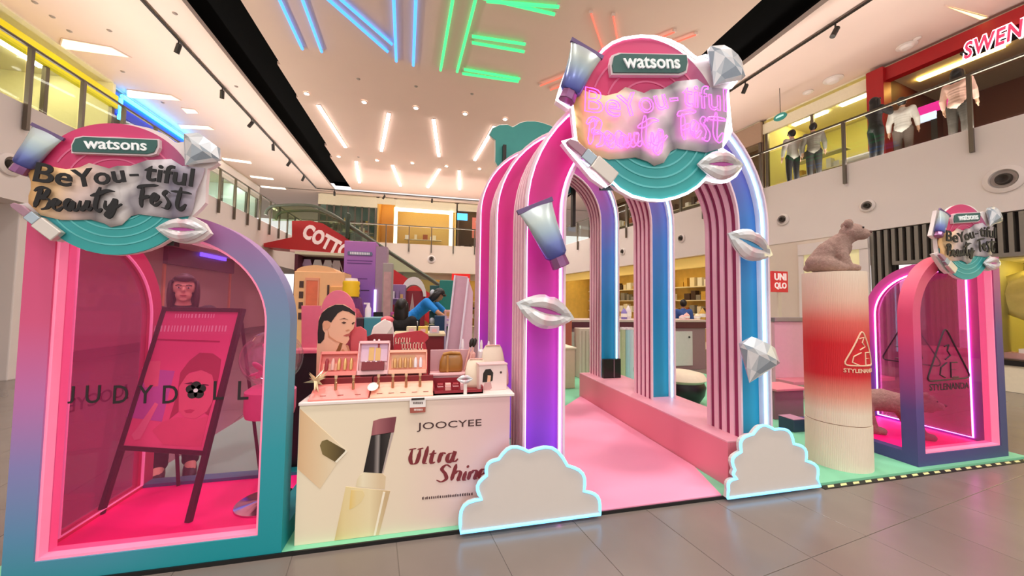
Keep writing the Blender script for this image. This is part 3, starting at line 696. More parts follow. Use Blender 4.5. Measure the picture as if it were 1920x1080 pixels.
# ================================================================ THE STAND
FY = 2.49
M_mint = mat('mint_vinyl', '#7fcda4', .5, noise=.03, nscale=4)
plat = thing('stage_platform', 'low mint green platform under the whole beauty stand', 'platform', (0, FY, 0))
part('deck', B(-2.35, 6.15, .012, 5.05, 0, .022), M_mint, plat)
part('edge_trim', B(-2.35, 3.35, 0, .012, 0, .024), mat('black_trim', '#121212', .4), plat)
tape = thing('hazard_tape', 'black and pale yellow striped floor tape along the platform edge', 'tape', (3.33, FY-.05, 0))
part('tape_strip', B(0, 2.95, 0, .05, 0, .006), mat('tape_black', '#15140f', .5), tape)
smk = MB().prism([(0, .012), (.07, .012), (.105, .042), (.035, .042)], .0062, .0075, 'xy').mesh('yellow_dash'); smk.materials.append(mat('tape_yellow', '#dfe3a0', .5))
for i in range(20): link('yellow_dash', smk, None, tape, (.05+i*.145, 0, 0))

# pink walkway, kerb
wk = at(1303, 877, Z=.03); wl = at(1058, 765, Z=.03)
w_o = part('pink_walkway', MB().prism([(1.02, 2.50), (2.335, 2.50), (2.49, 2.99), (2.495, 5.62), (1.97, 5.06), (1.02, 4.0)], .022, .034, 'xy'), mat('pink_carpet', '#f29bb9', .55, noise=.02, nscale=3), bevel=.002)
tag(w_o, 'flat pale pink walkway leading in under the arches', 'walkway')
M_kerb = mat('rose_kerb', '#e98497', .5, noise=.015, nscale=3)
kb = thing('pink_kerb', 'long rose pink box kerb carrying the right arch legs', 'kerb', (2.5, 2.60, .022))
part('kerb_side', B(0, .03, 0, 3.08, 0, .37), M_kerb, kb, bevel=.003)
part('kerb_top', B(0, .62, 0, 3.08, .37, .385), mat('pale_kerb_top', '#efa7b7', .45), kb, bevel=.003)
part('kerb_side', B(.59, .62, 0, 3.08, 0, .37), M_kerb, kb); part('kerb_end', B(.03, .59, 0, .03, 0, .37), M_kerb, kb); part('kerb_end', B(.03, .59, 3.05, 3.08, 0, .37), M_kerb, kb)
KT = .407

# ---------------------------------------------------------------- glowing arches
CX, RO, RI, AD = 1.85, 1.15, .815, .40
M_face = grad('arch_face', 'Z', 0.0, 3.6, [(0, '#5a4cd0'), (.15, '#7c44c4'), (.32, '#a23aa4'), (.5, '#b02e84'), (.7, '#b82a70'), (1, '#c43474')], .5,
              second=('X', -.35, .75, [(0, '#088898'), (.42, '#08709a'), (.66, '#3f66a4'), (.85, '#80509a'), (1, '#b84288')]))
M_body = mat('arch_side_rose', '#962e5c', .5, noise=.02)
M_rib = mat('arch_rib_pink', '#f8cad8', .4, noise=.02)
M_rim = mat('arch_rim_white', '#eed3dc', .4)
M_ledarch = grad('arch_led', 'X', -1.2, 1.2, [(0, '#f59cf4'), (.35, '#ff94f0'), (.6, '#b9bcff'), (.8, '#8fe4ff'), (1, '#98ecff')], .4, emit=5.2)
def arch_path(r, zs, zl, zr, n=28):
    return [(-r, zl)]+[(-r, zl+(zs-zl)*k/3) for k in (1, 2)]+arcpts(0, zs, r, 180, 0, n)+[(r, zs+(zr-zs)*k/3) for k in (1, 2)]+[(r, zr)]
def make_arch(y, s, label):
    t = thing('rainbow_arch', label, 'arch', (CX, y, 0), group='three glowing arches over the walkway')
    zl, zr = .036, KT
    e = .014
    # body shell set in from the rims
    part('body', MB().strip(arch_path(RO-.013, s, zl, zr), arch_path(RI+.013, s, zl, zr), .135, AD, closed=False), M_body, t, smooth=.5)
    part('glow_face', MB().strip(arch_path(RO-.02, s, zl, zr), arch_path(RI+.02, s, zl, zr), .115, .134, closed=False), M_face, t, smooth=.5)
    part('rim', MB().strip(arch_path(RO, s, zl, zr), arch_path(RO-.018, s, zl, zr), 0, .03, closed=False), M_rim, t, smooth=.5)
    part('rim', MB().strip(arch_path(RI+.018, s, zl, zr), arch_path(RI, s, zl, zr), 0, .03, closed=False), M_rim, t, smooth=.5)
    part('led_line', MB().tube([(a, .045, b) for a, b in arch_path(RO-.029, s, zl+.01, zr+.01)], .007, 6), M_ledarch, t, smooth=.6)
    part('led_line', MB().tube([(a, .045, b) for a, b in arch_path(RI+.029, s, zl+.01, zr+.01)], .007, 6), M_ledarch, t, smooth=.6)
    part('inner_wall', MB().strip(arch_path(RI+.018, s, zl, zr), arch_path(RI+.013, s, zl, zr), .03, .134, closed=False), M_body, t, smooth=.5)
    part('outer_wall', MB().strip(arch_path(RO-.013, s, zl, zr), arch_path(RO-.018, s, zl, zr), .03, .134, closed=False), M_body, t, smooth=.5)
    part('recess_lining', MB().strip(arch_path(RI+.021, s, zl, zr), arch_path(RI+.0182, s, zl, zr), .012, .114, closed=False), M_rim, t, smooth=.5)
    part('recess_lining', MB().strip(arch_path(RO-.0182, s, zl, zr), arch_path(RO-.021, s, zl, zr), .012, .114, closed=False), M_rim, t, smooth=.5)
    for k in range(4):
        y0 = .08+k*.09
        part('side_rib', MB().strip(arch_path(RI+.0135, s, zl, zr), arch_path(RI, s, zl, zr), y0, min(AD, y0+.045), closed=False), M_rib, t, smooth=.5)
        part('side_rib', MB().strip(arch_path(RO, s, zl, zr), arch_path(RO-.0135, s, zl, zr), y0, min(AD, y0+.045), closed=False), M_rib, t, smooth=.5)
    return t
A1 = make_arch(2.62, 2.28, 'front glowing arch carrying the big neon sign')
A2 = make_arch(3.90, 2.55, 'middle glowing arch of the three')
A3 = make_arch(5.25, 2.90, 'rear and tallest glowing arch of the three')
bk = thing('black_base_box', 'black box wrapped around the foot of the rear arch leg', 'box', (2.63, 5.17, KT))
part('box_body', B(.05, .35, 0, .07, 0, .30), mat('gloss_black', '#0c0b0c', .2), bk, bevel=.006); part('highlight_strip', B(.22, .24, -.006, 0, .01, .29), mat('grey_strip', '#6a5a62', .3), bk)

# ---------------------------------------------------------------- ornaments
M_lipsil = grad('pearl_silver', 'X', 0, 1, [(0, '#c9d2d6'), (.3, '#dfe3e2'), (.55, '#e6dcdc'), (.62, '#d9b9be'), (.8, '#c9c2c6'), (1, '#d9d9d8')], .28, noise=.25, metal=.25, coord='Generated')
M_gem = grad('gem_silver', 'X', -.5, .5, [(0, '#c3cdd2'), (.4, '#aab6bd'), (.6, '#d3d8da'), (1, '#b3bcc2')], .22, noise=.2, metal=.3)
M_tube = grad('tube_body', 'Z', 0, 1, [(0, '#4a4e9c'), (.25, '#7482bc'), (.5, '#a3b8c4'), (.75, '#c4d2cc'), (1, '#c2ccd0')], .25, metal=.35, coord='Generated')
M_cap = mat('plum_cap', '#8d5a86', .2, metal=.4)
M_mouthpink = mat('lip_insert', '#b8479c', .35); M_mouthblue = mat('lip_insert_blue', '#3b8fc0', .35)
def tube_parts(t, sc=1.0):
    """squeezed cosmetics tube, height 1: cap below, flat crimp above, local xz with thickness in y"""
    rings = []
    for z, w, d in ((-.34, .13, .10), (-.30, .17, .12), (-.1, .19, .12), (.15, .215, .10), (.35, .25, .06), (.45, .275, .02)):
        rings.append([(w*math.cos(a)*sc, d*math.sin(a)*sc, z*sc) for a in [2*PI*k/20 for k in range(20)]])
    part('tube_body', MB().loft(rings), M_tube, t, smooth=.8)
    part('crimp', B(-.29*sc, .29*sc, -.022*sc, .022*sc, .43*sc, .5*sc), mat('crimp_plum', '#6f5a80', .3, metal=.4), t, bevel=.005*sc)
    rings = [[(w*math.cos(a)*sc, d*math.sin(a)*sc, z*sc) for a in [2*PI*k/8+PI/8 for k in range(8)]] for z, w, d in ((-.5, .12, .1), (-.49, .135, .11), (-.36, .13, .105), (-.335, .12, .1))]
    part('cap', MB().loft(rings), M_cap, t, smooth=.5)
def lips_parts(t, sc=1.0, insert=None):
    """faceted parted lips, width 1"""
    n = 12
    def edge(i, up):
        u = -1+2*i/n; bow = .035*math.exp(-(u/.13)**2) if up else 0
        return (.5*u, (.265*(1-abs(u)**1.75)-bow) if up else -.285*(1-abs(u)**1.9))
    def slit(i, up):
        u = -1+2*i/n; return (.25*u, (.036 if up else -.04)*(1-u*u))
    rows = []
    for up in (True, False):
        for i in range(n+1) if up else range(n-1, 0, -1):
            ox, oz = edge(i, up); ix, iz = slit(i, up); k = 1-abs(-1+2*i/n)**4; r = []
            for f, d in ((0, .005), (.22, .06), (.55, .085), (.85, .06), (1, .025)):
                j = .010*((i+int(f*10)) % 2)
                r.append(((ox+(ix-ox)*f)*sc, -((d+j)*k+.004)*sc, (oz+(iz-oz)*f)*sc))
            rows.append(r)
    m_ = len(rows); vs = [p for r in rows for p in r]; fs = []
    for k in range(m_):
        k2 = (k+1) % m_
        for f in range(4): fs.append((k*5+f, k*5+f+1, k2*5+f+1, k2*5+f))
    part('lip_relief', MB().add(vs, fs), M_lipsil, t, smooth=.2)
    ol = [edge(i, True) for i in range(n+1)]+[edge(i, False) for i in range(n-1, 0, -1)]
    part('lip_back', MB().prism([(x*sc, z*sc) for x, z in ol], -.003*sc, .03*sc), mat('lip_back_silver', '#d6d2d2', .4), t)
    sl = [slit(i, True) for i in range(n+1)]+[slit(i, False) for i in range(n-1, 0, -1)]
    part('mouth_opening', MB().prism([(x*sc*1.04, z*sc*1.15) for x, z in sl], -.022*sc, -.004*sc), insert or M_mouthpink, t)
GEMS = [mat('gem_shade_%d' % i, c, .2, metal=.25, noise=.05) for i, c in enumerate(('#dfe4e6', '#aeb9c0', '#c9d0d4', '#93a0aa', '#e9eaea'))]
def shade_facets(o):  # facets painted in several greys, standing in for uneven reflections of a cut gem
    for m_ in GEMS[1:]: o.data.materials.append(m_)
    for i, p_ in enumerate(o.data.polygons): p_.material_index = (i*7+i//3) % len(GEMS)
def gem_parts(t, sc=1.0):
    """brilliant cut gem, width 1, point down"""
    n = 10
    ring = lambda r, z: [(r*math.cos(2*PI*(k+.5)/n)*sc, r*.32*math.sin(2*PI*(k+.5)/n)*sc, z*sc) for k in range(n)]
    ringo = lambda r, z: [(r*math.cos(2*PI*k/n)*sc, r*.32*math.sin(2*PI*k/n)*sc, z*sc) for k in range(n)]
    crown = MB(); g = ring(.5, .2); tt = ringo(.3, .42); vs = g+tt; fs = [tuple(range(n, 2*n))]
    for k in range(n): fs += [(k, (k+1) % n, n+(k+1) % n), (k, n+(k+1) % n, n+k)]
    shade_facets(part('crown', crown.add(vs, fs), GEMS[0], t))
    vs = ring(.5, .2)+ringo(.46, .12)+ring(.2, -.18)+[(0, 0, -.42*sc)]; fs = []
    for k in range(n):
        k2 = (k+1) % n; fs += [(k, k2, n+k2), (k, n+k2, n+k), (n+k, n+k2, 2*n+k), (n+k2, 2*n+k2, 2*n+k), (2*n+k, 2*n+k2, 3*n)]
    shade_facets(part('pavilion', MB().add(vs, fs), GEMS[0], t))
def lipstick_parts(t, sc=1.0):
    """open lipstick, length 1 along z"""
    part('case', B(-.13*sc, .13*sc, -.06*sc, .06*sc, -.5*sc, -.05*sc), mat('case_champagne', '#d8cfc4', .25, metal=.4), t, bevel=.02*sc)
    part('collar', B(-.10*sc, .10*sc, -.05*sc, .05*sc, -.05*sc, .16*sc), mat('collar_silver', '#aab8c0', .2, metal=.6), t, bevel=.015*sc)
    part('bullet', MB().prism([(-.075*sc, .16*sc), (.075*sc, .16*sc), (.075*sc, .36*sc), (.02*sc, .48*sc), (-.05*sc, .5*sc), (-.075*sc, .44*sc)], -.04*sc, .04*sc), mat('bullet_mauve', '#a8808f', .35), t, bevel=.012*sc)
def orn(fn, name, label, p, sc, ang, **k):
    t = thing(name, label, 'ornament', p, rot=(0, ang, 0)); fn(t, sc, **k); return t
# on the front arch
def pair(a, b, Y=2.56):
    A = at(*a, Y=Y); Bq = at(*b, Y=Y); return (A+Bq)/2, (Bq-A)
c, d = pair((1002, 383), (1052, 500), 2.53)
orn(tube_parts, 'tube_ornament', 'large pearly blue cosmetics tube ornament on the left arch leg', c, d.length*1.02, math.atan2(d.x, d.z)+PI)
c, d = pair((968, 568), (1077, 597), 2.585)
orn(lips_parts, 'lips_ornament', 'large pearly lips ornament on the left arch leg', c, d.length, -math.atan2(d.z, d.x))
c, d = pair((1366, 438), (1448, 478), 2.585)
orn(lips_parts, 'lips_ornament', 'pearly lips ornament on the right arch leg', c, d.length*1.02, -math.atan2(d.z, d.x), insert=M_mouthblue)
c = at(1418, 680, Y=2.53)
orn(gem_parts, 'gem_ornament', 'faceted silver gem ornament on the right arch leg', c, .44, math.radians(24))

# ---------------------------------------------------------------- shaped sign boards
SCX, SCZ = -1.70, 2.165
def S(zx, zy):
    p = at(zx/4, 220+zy/4, Y=2.42); return (p.x-SCX, p.z-SCZ)
OUT = [(325,82),(495,168),(560,120),(640,82),(740,58),(880,48),(1000,55),(1120,80),(1220,120),(1300,178),(1330,192),(1400,178),(1510,205),(1600,262),(1640,342),(1590,375),(1555,387),(1545,500),(1540,640),(1505,682),(1440,742),(1530,792),(1580,870),(1530,912),(1460,940),(1400,947),(1330,937),(1270,920),(1200,962),(1100,1000),(1000,1022),(880,1035),(760,1025),(640,998),(540,950),(492,908),(430,932),(330,872),(180,712),(128,652),(220,640),(240,652),(240,560),(245,445),(215,452),(125,402),(160,350),(240,230),(310,112)]
BOARD = [S(*p) for p in OUT]
def disc_arc(r, n0, n1, k=24):
    # circle of the board in local units
    return [(DC[0]+r*math.cos(math.radians(a)), DC[1]+r*math.sin(math.radians(a))) for a in [n0+(n1-n0)*i/k for i in range(k+1)]]
tp, bt = S(880, 50), S(880, 1033); DC = ((tp[0]+bt[0])/2, (tp[1]+bt[1])/2); DR = (tp[1]-bt[1])/2
M_signpink = grad('sign_pink', 'X', -.35, .45, [(0, '#d8396c'), (.55, '#cf3f74'), (.8, '#a85a80'), (1, '#8f7a92')], .5)
M_signteal = grad('sign_teal', 'X', -.4, .4, [(0, '#4a9fb0'), (.3, '#34a6a4'), (1, '#2fa3a0')], .5)
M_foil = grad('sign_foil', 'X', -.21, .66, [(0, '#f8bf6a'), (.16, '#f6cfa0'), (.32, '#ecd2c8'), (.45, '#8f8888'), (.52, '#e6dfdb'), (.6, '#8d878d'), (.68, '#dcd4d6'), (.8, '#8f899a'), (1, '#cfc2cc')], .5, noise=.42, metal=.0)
STR_BEAUTY = [
 [(372,545),(355,590),(338,640),(320,690)], [(318,570),(350,548),(395,545),(420,560),(400,600),(360,622),(410,625),(435,650),(415,690),(370,705)],
 [(440,665),(475,668),(500,645),(480,632),(458,655),(462,695),(490,712),(530,685)],
 [(600,640),(575,632),(548,660),(550,700),(575,705),(605,650),(600,700),(620,712),(650,690)],
 [(655,640),(645,690),(662,708),(695,680),(712,640),(702,690),(718,708),(745,690)],
 [(800,540),(780,610),(765,680),(782,718),(815,700)], [(730,605),(790,590),(850,568),(905,572)],
 [(840,640),(835,690),(852,705),(890,670),(915,630),(905,690),(880,745),(855,762),(850,740),(900,700),(960,665)]]
STR_FEST = [
 [(1115,540),(1105,600),(1100,650),(1105,690)], [(1070,545),(1110,532),(1170,528),(1225,528)], [(1085,625),(1120,618),(1165,605)],
 [(1165,640),(1200,635),(1222,605),(1205,590),(1180,620),(1180,660),(1205,675),(1250,645)],
 [(1315,585),(1290,572),(1268,595),(1290,625),(1305,660),(1285,695),(1250,690)],
 [(1395,540),(1380,600),(1365,665),(1375,705),(1400,700),(1430,665)], [(1320,570),(1380,575),(1440,582),(1470,590)]]
def rotpts(mb, ang):
    return mb.xf(Matrix.Rotation(-ang, 4, 'Y'))
def make_sign(loc, sc, rot, neon, label):
    t = thing('event_sign', label, 'sign', loc, rot=(0, -rot, 0), scale=sc)
    part('board', MB().prism(BOARD, 0, .03), mat('board_pearl', '#eee4e0', .45), t)
    chord = .06
    pk = [p for p in disc_arc(DR, 176, 4, 36)]
    part('pink_dome', MB().prism(pk, -.008, 0), M_signpink, t)
    tl = [p for p in disc_arc(DR, 190, 350, 36)]
    part('teal_bowl', MB().prism(tl, -.008, 0), M_signteal, t)
    for r in (.86, .74, .62, .5):
        a0 = 195+(.86-r)*55
        part('bowl_ring', MB().strip(disc_arc(DR*r, a0, 540-a0, 24), disc_arc(DR*r-.008, a0, 540-a0, 24), -.011, -.008, closed=False), mat('ring_pale_teal', '#5fc2c0', .4), t)
    for r in (.8, .62, .46):
        part('dome_ring', MB().strip(disc_arc(DR*r, 155, 30, 20), disc_arc(DR*r-.008, 155, 30, 20), -.011, -.008, closed=False), mat('ring_pale_rose', '#e06a92', .4), t)
    # rippled foil band across the middle
    top = [(250,330),(380,372),(520,398),(620,385),(690,352),(770,372),(840,392),(900,372),(1000,372),(1120,330),(1300,322),(1380,372),(1548,388)]
    botm = [(242,650),(330,740),(480,775),(600,775),(700,772),(800,800),(850,828),(930,812),(1000,745),(1060,732),(1200,750),(1300,765),(1440,742)]
    rows = []
    for u, (a, b) in enumerate(zip(top, botm)):
        a2, b2 = S(*a), S(*b); r = []
        for v in range(7):
            f = v/6; r.append((a2[0]+(b2[0]-a2[0])*f, -.012-.012*math.sin(u*1.9+v*1.3)*math.sin(PI*f), a2[1]+(b2[1]-a2[1])*f))
        rows.append(r)
    vs = [p for r in rows for p in r]; fs = []
    for u in range(len(rows)-1):
        for v in range(6): fs.append((u*7+v, u*7+v+1, (u+1)*7+v+1, (u+1)*7+v))
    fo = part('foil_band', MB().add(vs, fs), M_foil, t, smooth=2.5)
    so = fo.modifiers.new('thickness', 'SOLIDIFY'); so.thickness = .006; so.offset = -1
    # name plate
    A, Bq, C, D = S(600, 165), S(1222, 190), S(1200, 296), S(590, 262)
    pw = math.hypot(Bq[0]-A[0], Bq[1]-A[1]); pa = math.atan2(Bq[1]-A[1], Bq[0]-A[0]); ph = .082
    def plate(g): 
        w, h = pw/2+g, ph/2+g
        return [(-w, -h), (w-.05, -h), (w-.015, -h+.012), (w, -h+.05), (w, h), (-w+.05, h), (-w+.015, h-.012), (-w, h-.05)]
    pc = ((A[0]+C[0])/2, (A[1]+C[1])/2)
    pl = part('name_plate', MB().prism(plate(.008), -.03, -.008), mat('plate_border', '#e6d2d4', .4), t, loc=(pc[0], 0, pc[1]), rot=(0, -pa, 0))
    part('plate_face', MB().prism(plate(0), -.036, -.03), mat('plate_green', '#2f5f58', .4), pl)
    part('lettering', text_mesh('watsons', ext=.006, off=.012, box=(-pw*.36, pw*.38, -ph*.30, ph*.32)), mat('plate_letter', '#eef3f1', .4, emit='#eef3f1', estr=.15), pl, loc=(0, -.036, 0))
    # ornaments fixed to the board, as parts
    def sub(name, fn, P0, P1, kind):
        a, b = Vector(S(*P0)), Vector(S(*P1)); d = b-a; c = (a+b)/2
        e = bpy.data.objects.new(name, None); COL.objects.link(e); e.parent = t; e.location = (c.x, -.03, c.y)
        if kind == 'tube': e.rotation_euler = (0, math.atan2(d.x, d.y), 0)
        elif kind == 'lips': e.rotation_euler = (0, -math.atan2(d.y, d.x), 0)
        else: e.rotation_euler = (0, math.atan2(d.x, d.y), 0)
        fn(e, d.length)
    sub('tube_ornament', tube_parts, (178, 432), (412, 118), 'tube')
    sub('lipstick_ornament', lipstick_parts, (480, 905), (150, 655), 'tube')
    sub('lips_ornament', lips_parts, (1195, 838), (1580, 858), 'lips')
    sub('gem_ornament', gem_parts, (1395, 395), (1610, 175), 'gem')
    # lettering
    if neon: m = glow('pink_neon', '#ff58e8', 2.0)
    else: m = mat('sign_black', '#0b0808', .5, noise=0)
    def word(s, a, b, h, dz=0.0):
        A, Bq = Vector(S(*a)), Vector(S(*b)); w = (Bq-A).length; an = math.atan2(Bq.y-A.y, Bq.x-A.x)
        mb = text_mesh(s, ext=.006, off=.004 if neon else .018, box=(0, w, 0, h), outline=.0022 if neon else None)
        part('lettering', rotpts(mb, an), m, t, loc=(A.x, -.04, A.y), smooth=.6 if neon else None)
    word('Be', (310, 500), (590, 545), .105); word('You', (612, 548), (995, 505), .098); word('-', (1020, 462), (1085, 460), .012); word('tiful', (1118, 492), (1480, 540), .108)
    mp = lambda x, z: S(x, z)
    for nm, st in (('Beauty', STR_BEAUTY), ('Fest', STR_FEST)):
        mb = pen_text(st, mp, .008 if neon else .007, .025 if neon else .023, .006, outline=.0022 if neon else None, y=-.036)
        part('lettering', mb, m, t, smooth=.6 if neon else None)
    if neon:
        ol = [(x*1.005, -.01, z*1.005) for x, z in BOARD]
        part('neon_outline', MB().tube(ol, .006, 8, closed=True), glow('white_neon', '#f4f0ff', 3.6), t, smooth=.8)
    part('bracket', B(-.25, .25, .03, .075, -.3, -.1), M_dark, t)
    return t
make_sign((SCX, 2.42, SCZ), 1.0, 0.0, False, 'shaped festival sign with black letters on the left booth')
make_sign((1.725, 2.50, 3.055), 1.79, math.radians(5.0), True, 'big shaped festival sign with pink neon letters on the front arch')
make_sign((5.27, 2.47, 2.235), 1.03, math.radians(2.5), False, 'shaped festival sign with black letters on the right booth')
# the rear arch carries a board of the same outline facing away
rb = thing('rear_sign_board', 'plain teal back of a cloud shaped sign above the rear arch', 'sign', (1.76, 5.72, 3.98), scale=1.82)
part('board', MB().prism([(-x, z) for x, z in BOARD], 0, .03), mat('teal_back', '#3f9c92', .55), rb)
part('mount_post', B(-.35, -.32, -.05, 0, -.6, .1), M_dark, rb); part('mount_post', B(.32, .35, -.05, 0, -.6, .1), M_dark, rb)
part('board_edge', MB().tube([(-x*1.004, .012, z*1.004) for x, z in BOARD], .008, 6, closed=True), mat('edge_cream', '#d9d0c4', .5), rb)

# ---------------------------------------------------------------- neon clouds
def cloud(px_pts, Y, label):
    W_ = [at(*p, Y=Y) for p in px_pts]; c = Vector(((W_[0].x+W_[-1].x)/2, Y, 0))
    P = [(w.x-c.x, max(.012, w.z)) for w in W_]
    t = thing('cloud_board', label, 'cloud board', c)
    part('board', MB().prism(P, 0, .042), mat('cloud_pearl', '#d5cdc4', .5, noise=.01), t)
    part('neon_outline', MB().tube([(x, .0, z+.004) for x, z in P], .011, 8, closed=True), glow('blue_cloud_neon', '#76caff', 1.7), t, smooth=.8)
    part('rear_strut', B(-.03, .03, .042, .14, .026, .3), M_dark, t)
def scallop(knots, k=6, bul=0.32):
    out = []
    for a, b in zip(knots[:-1], knots[1:]):
        a, b = Vector(a), Vector(b); d = b-a; nrm = Vector((d.y, -d.x))
        for i in range(k):
            f = i/k; out.append(tuple(a+d*f+nrm*(bul*math.sin(PI*f))))
    out.append(tuple(knots[-1])); return out
cloud([(863, 1000)]+scallop([(863, 985), (903, 937), (912, 893), (935, 862), (992, 848), (1064, 874), (1095, 922), (1125, 958)], bul=.28)+[(1126, 965)], 2.438, 'larger white cloud board with blue neon edge at the left arch foot')
cloud([(1364, 935)]+scallop([(1366, 920), (1382, 898), (1378, 882), (1390, 848), (1412, 815), (1452, 806), (1488, 833), (1511, 865), (1532, 898)], bul=.30)+[(1538, 912)], 2.438, 'smaller white cloud board with blue neon edge at the right arch foot')
# ================================================================ CORNER BOOTHS
M_pinkpane = pane('pink_acrylic', '#fad6ea', .01, milk=(.06, '#f585b8'))
M_sidepane = pane('rose_acrylic', '#f4c2de', .04, milk=(.22, '#e07cb4'))
M_hot = mat('hot_pink_floor', '#f8087a', .5, noise=.02, emit='#ff0a80', estr=.22)  # floor given a faint glow in place of pink LED light on it
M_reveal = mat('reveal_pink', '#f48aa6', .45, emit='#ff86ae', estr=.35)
M_frontL = grad('left_booth_frame', 'Z', 0, 2.06, [(0, '#2f93a0'), (.12, '#5a90b4'), (.3, '#8a86bc'), (.48, '#c274b0'), (.68, '#dd5a88'), (1, '#dc4a78')], .5,
                second=('X', .25, 1.0, [(0, '#0b9199'), (.3, '#2a9aa6'), (.55, '#5b98ac'), (.78, '#7b86ac'), (.92, '#9d70a4'), (1, '#a468a0')]))
M_sideL = grad('left_booth_side', 'Z', 0, 2.06, [(0, '#e9487c'), (1, '#d83a70')], .5)
M_frontR = grad('right_booth_frame', 'Z', 0, 2.15, [(0, '#43467e'), (.25, '#5a4488'), (.42, '#a8468a'), (.6, '#e04c80'), (1, '#e25f74')], .5,
                second=('X', .7, 1.25, [(0, '#3d4a74'), (.35, '#4a4c7c'), (.62, '#6c5488'), (.85, '#b0568a'), (1, '#c85a8c')]))
M_sideR = grad('right_booth_side', 'Z', 0, 2.15, [(0, '#5c3f96'), (.35, '#7a3f9e'), (.6, '#c8409c'), (1, '#d2509c')], .5)
def booth(origin, sgn, W_, H_, R_, D_, leg, label, mf, ms, led, floor_in):
    """corner booth: square outer corner at local x=0, rounded inner corner at x=W (x mirrored by sgn)"""
    t = thing('photo_booth', label, 'booth', origin)
    mx = lambda P: [((p[0] if sgn > 0 else W_-p[0]), p[1]) for p in P]
    zb, n = 0.0, 16
    o_ = [(0, zb), (0, H_), (W_-R_, H_)]+arcpts(W_-R_, H_-R_, R_, 90, 0, n)[1:]+[(W_, zb)]
    ri = R_-leg
    i_ = [(leg, .115), (leg, H_-leg), (W_-R_, H_-leg)]+arcpts(W_-R_, H_-R_, ri, 90, 0, n)[1:]+[(W_-leg, .115)]
    part('front_frame', MB().strip(mx(o_), mx(i_), 0, .12), mf, t, smooth=.5)
    q_ = [(x+(.012 if k in (0, 1) else -.012 if k == len(i_)-1 else 0), z) for k, (x, z) in enumerate(i_)]
    ri2 = ri-.014
    q_ = [(leg+.014, .129), (leg+.014, H_-leg-.014), (W_-R_, H_-leg-.014)]+arcpts(W_-R_, H_-R_, ri2, 90, 0, n)[1:]+[(W_-leg-.014, .129)]
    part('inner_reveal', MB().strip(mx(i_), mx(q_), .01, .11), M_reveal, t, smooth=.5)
    part('front_pane', MB().prism(mx(q_), .06, .066), M_pinkpane, t)
    # outer side wing in the yz plane
    so_ = [(.12, zb), (.12, H_), (D_-R_, H_)]+arcpts(D_-R_, H_-R_, R_, 90, 0, n)[1:]+[(D_, zb)]
    si_ = [(.22, .115), (.22, H_-.12), (D_-R_, H_-.12)]+arcpts(D_-R_, H_-R_, R_-.12, 90, 0, n)[1:]+[(D_-.12, .115)]
    x0, x1 = (0, .055) if sgn > 0 else (W_-.055, W_)
    part('side_frame', MB().strip(so_, si_, x0, x1, plane='yz'), ms, t, smooth=.5)
    xi = .062 if sgn > 0 else W_-.062
    part('led_line', MB().tube([(xi, a, b) for a, b in si_], .009, 6, closed=True), led, t, smooth=.6)
    part('side_pane', MB().prism(si_, (x0+x1)/2, (x0+x1)/2+.006, 'yz'), M_sidepane, t)
    xr = (W_-leg, W_) if sgn > 0 else (0, leg)
    part('base_rail', B(xr[0], xr[1], .12, D_, 0, .115), mf, t); part('base_rail', B(.056 if sgn > 0 else xr[1], xr[0] if sgn > 0 else W_-.056, D_-.1, D_, 0, .11), mf, t)
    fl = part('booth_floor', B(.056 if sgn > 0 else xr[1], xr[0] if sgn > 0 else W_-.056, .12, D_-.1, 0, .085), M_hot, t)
    return t, i_
LBO = Vector((-2.165, 2.5, .022)); LBW = 1.32
lb, _ = booth(LBO, 1, LBW, 2.04, .66, .97, .13, 'large left corner booth, pink to teal frame with tinted panes', M_frontL, M_sideL, glow('soft_pink_led', '#ffa8cc', .35), 0)
ltr = mat('pane_letter_black', '#231318', .4)
for ch, x in (('J', 128), ('U', 174), ('D', 226), ('Y', 272), ('D', 319), ('L', 410), ('L', 456)):
    a = at(x-15, 757, Y=2.555); b = at(x+15, 722, Y=2.555)
    if ch == 'J': a = at(x-2, 757, Y=2.555); b = at(x+12, 724, Y=2.555)
    if ch == 'L': a = at(x-11, 750, Y=2.555); b = at(x+11, 714, Y=2.555)
    part('lettering', text_mesh(ch, ext=.003, off=.006, box=(a.x-LBO.x, b.x-LBO.x, a.z-LBO.z, b.z-LBO.z)), ltr, lb, loc=(0, .058, 0))
fc = at(367, 732, Y=2.555); fl_ = MB()
for k in range(5):
    w = PI/2+2*PI*k/5
    fl_.prism([(fc.x-LBO.x+.028*math.cos(w)+.026*math.cos(2*PI*j/12), fc.z-LBO.z+.028*math.sin(w)+.026*math.sin(2*PI*j/12)) for j in range(12)], .055, .058)
part('flower_mark', fl_, ltr, lb)
part('flower_centre', MB().prism([(fc.x-LBO.x+.012*math.cos(2*PI*j/10), fc.z-LBO.z+.012*math.sin(2*PI*j/10)) for j in range(10)], .0535, .055), mat('flower_pale', '#e8c8d4', .4), lb)
ya = at(247, 705, X=-2.13); yb = at(112, 760, X=-2.13)
part('lettering', text_mesh('JOOCYEE', ext=.003, off=.004, box=(0, ya.y-yb.y, 0, .11)), ltr, lb, loc=(.024, ya.y-LBO.y, .80), rot=(0, 0, -PI/2))

RBO = Vector((4.645, 2.55, .022)); RBW = 1.32
rbth, _ = booth(RBO, -1, RBW, 2.10, .66, 1.2, .105, 'smaller looking right corner booth, magenta to navy frame with pink panes', M_frontR, M_sideR, glow('magenta_led', '#ff8af0', 9.0), 0)
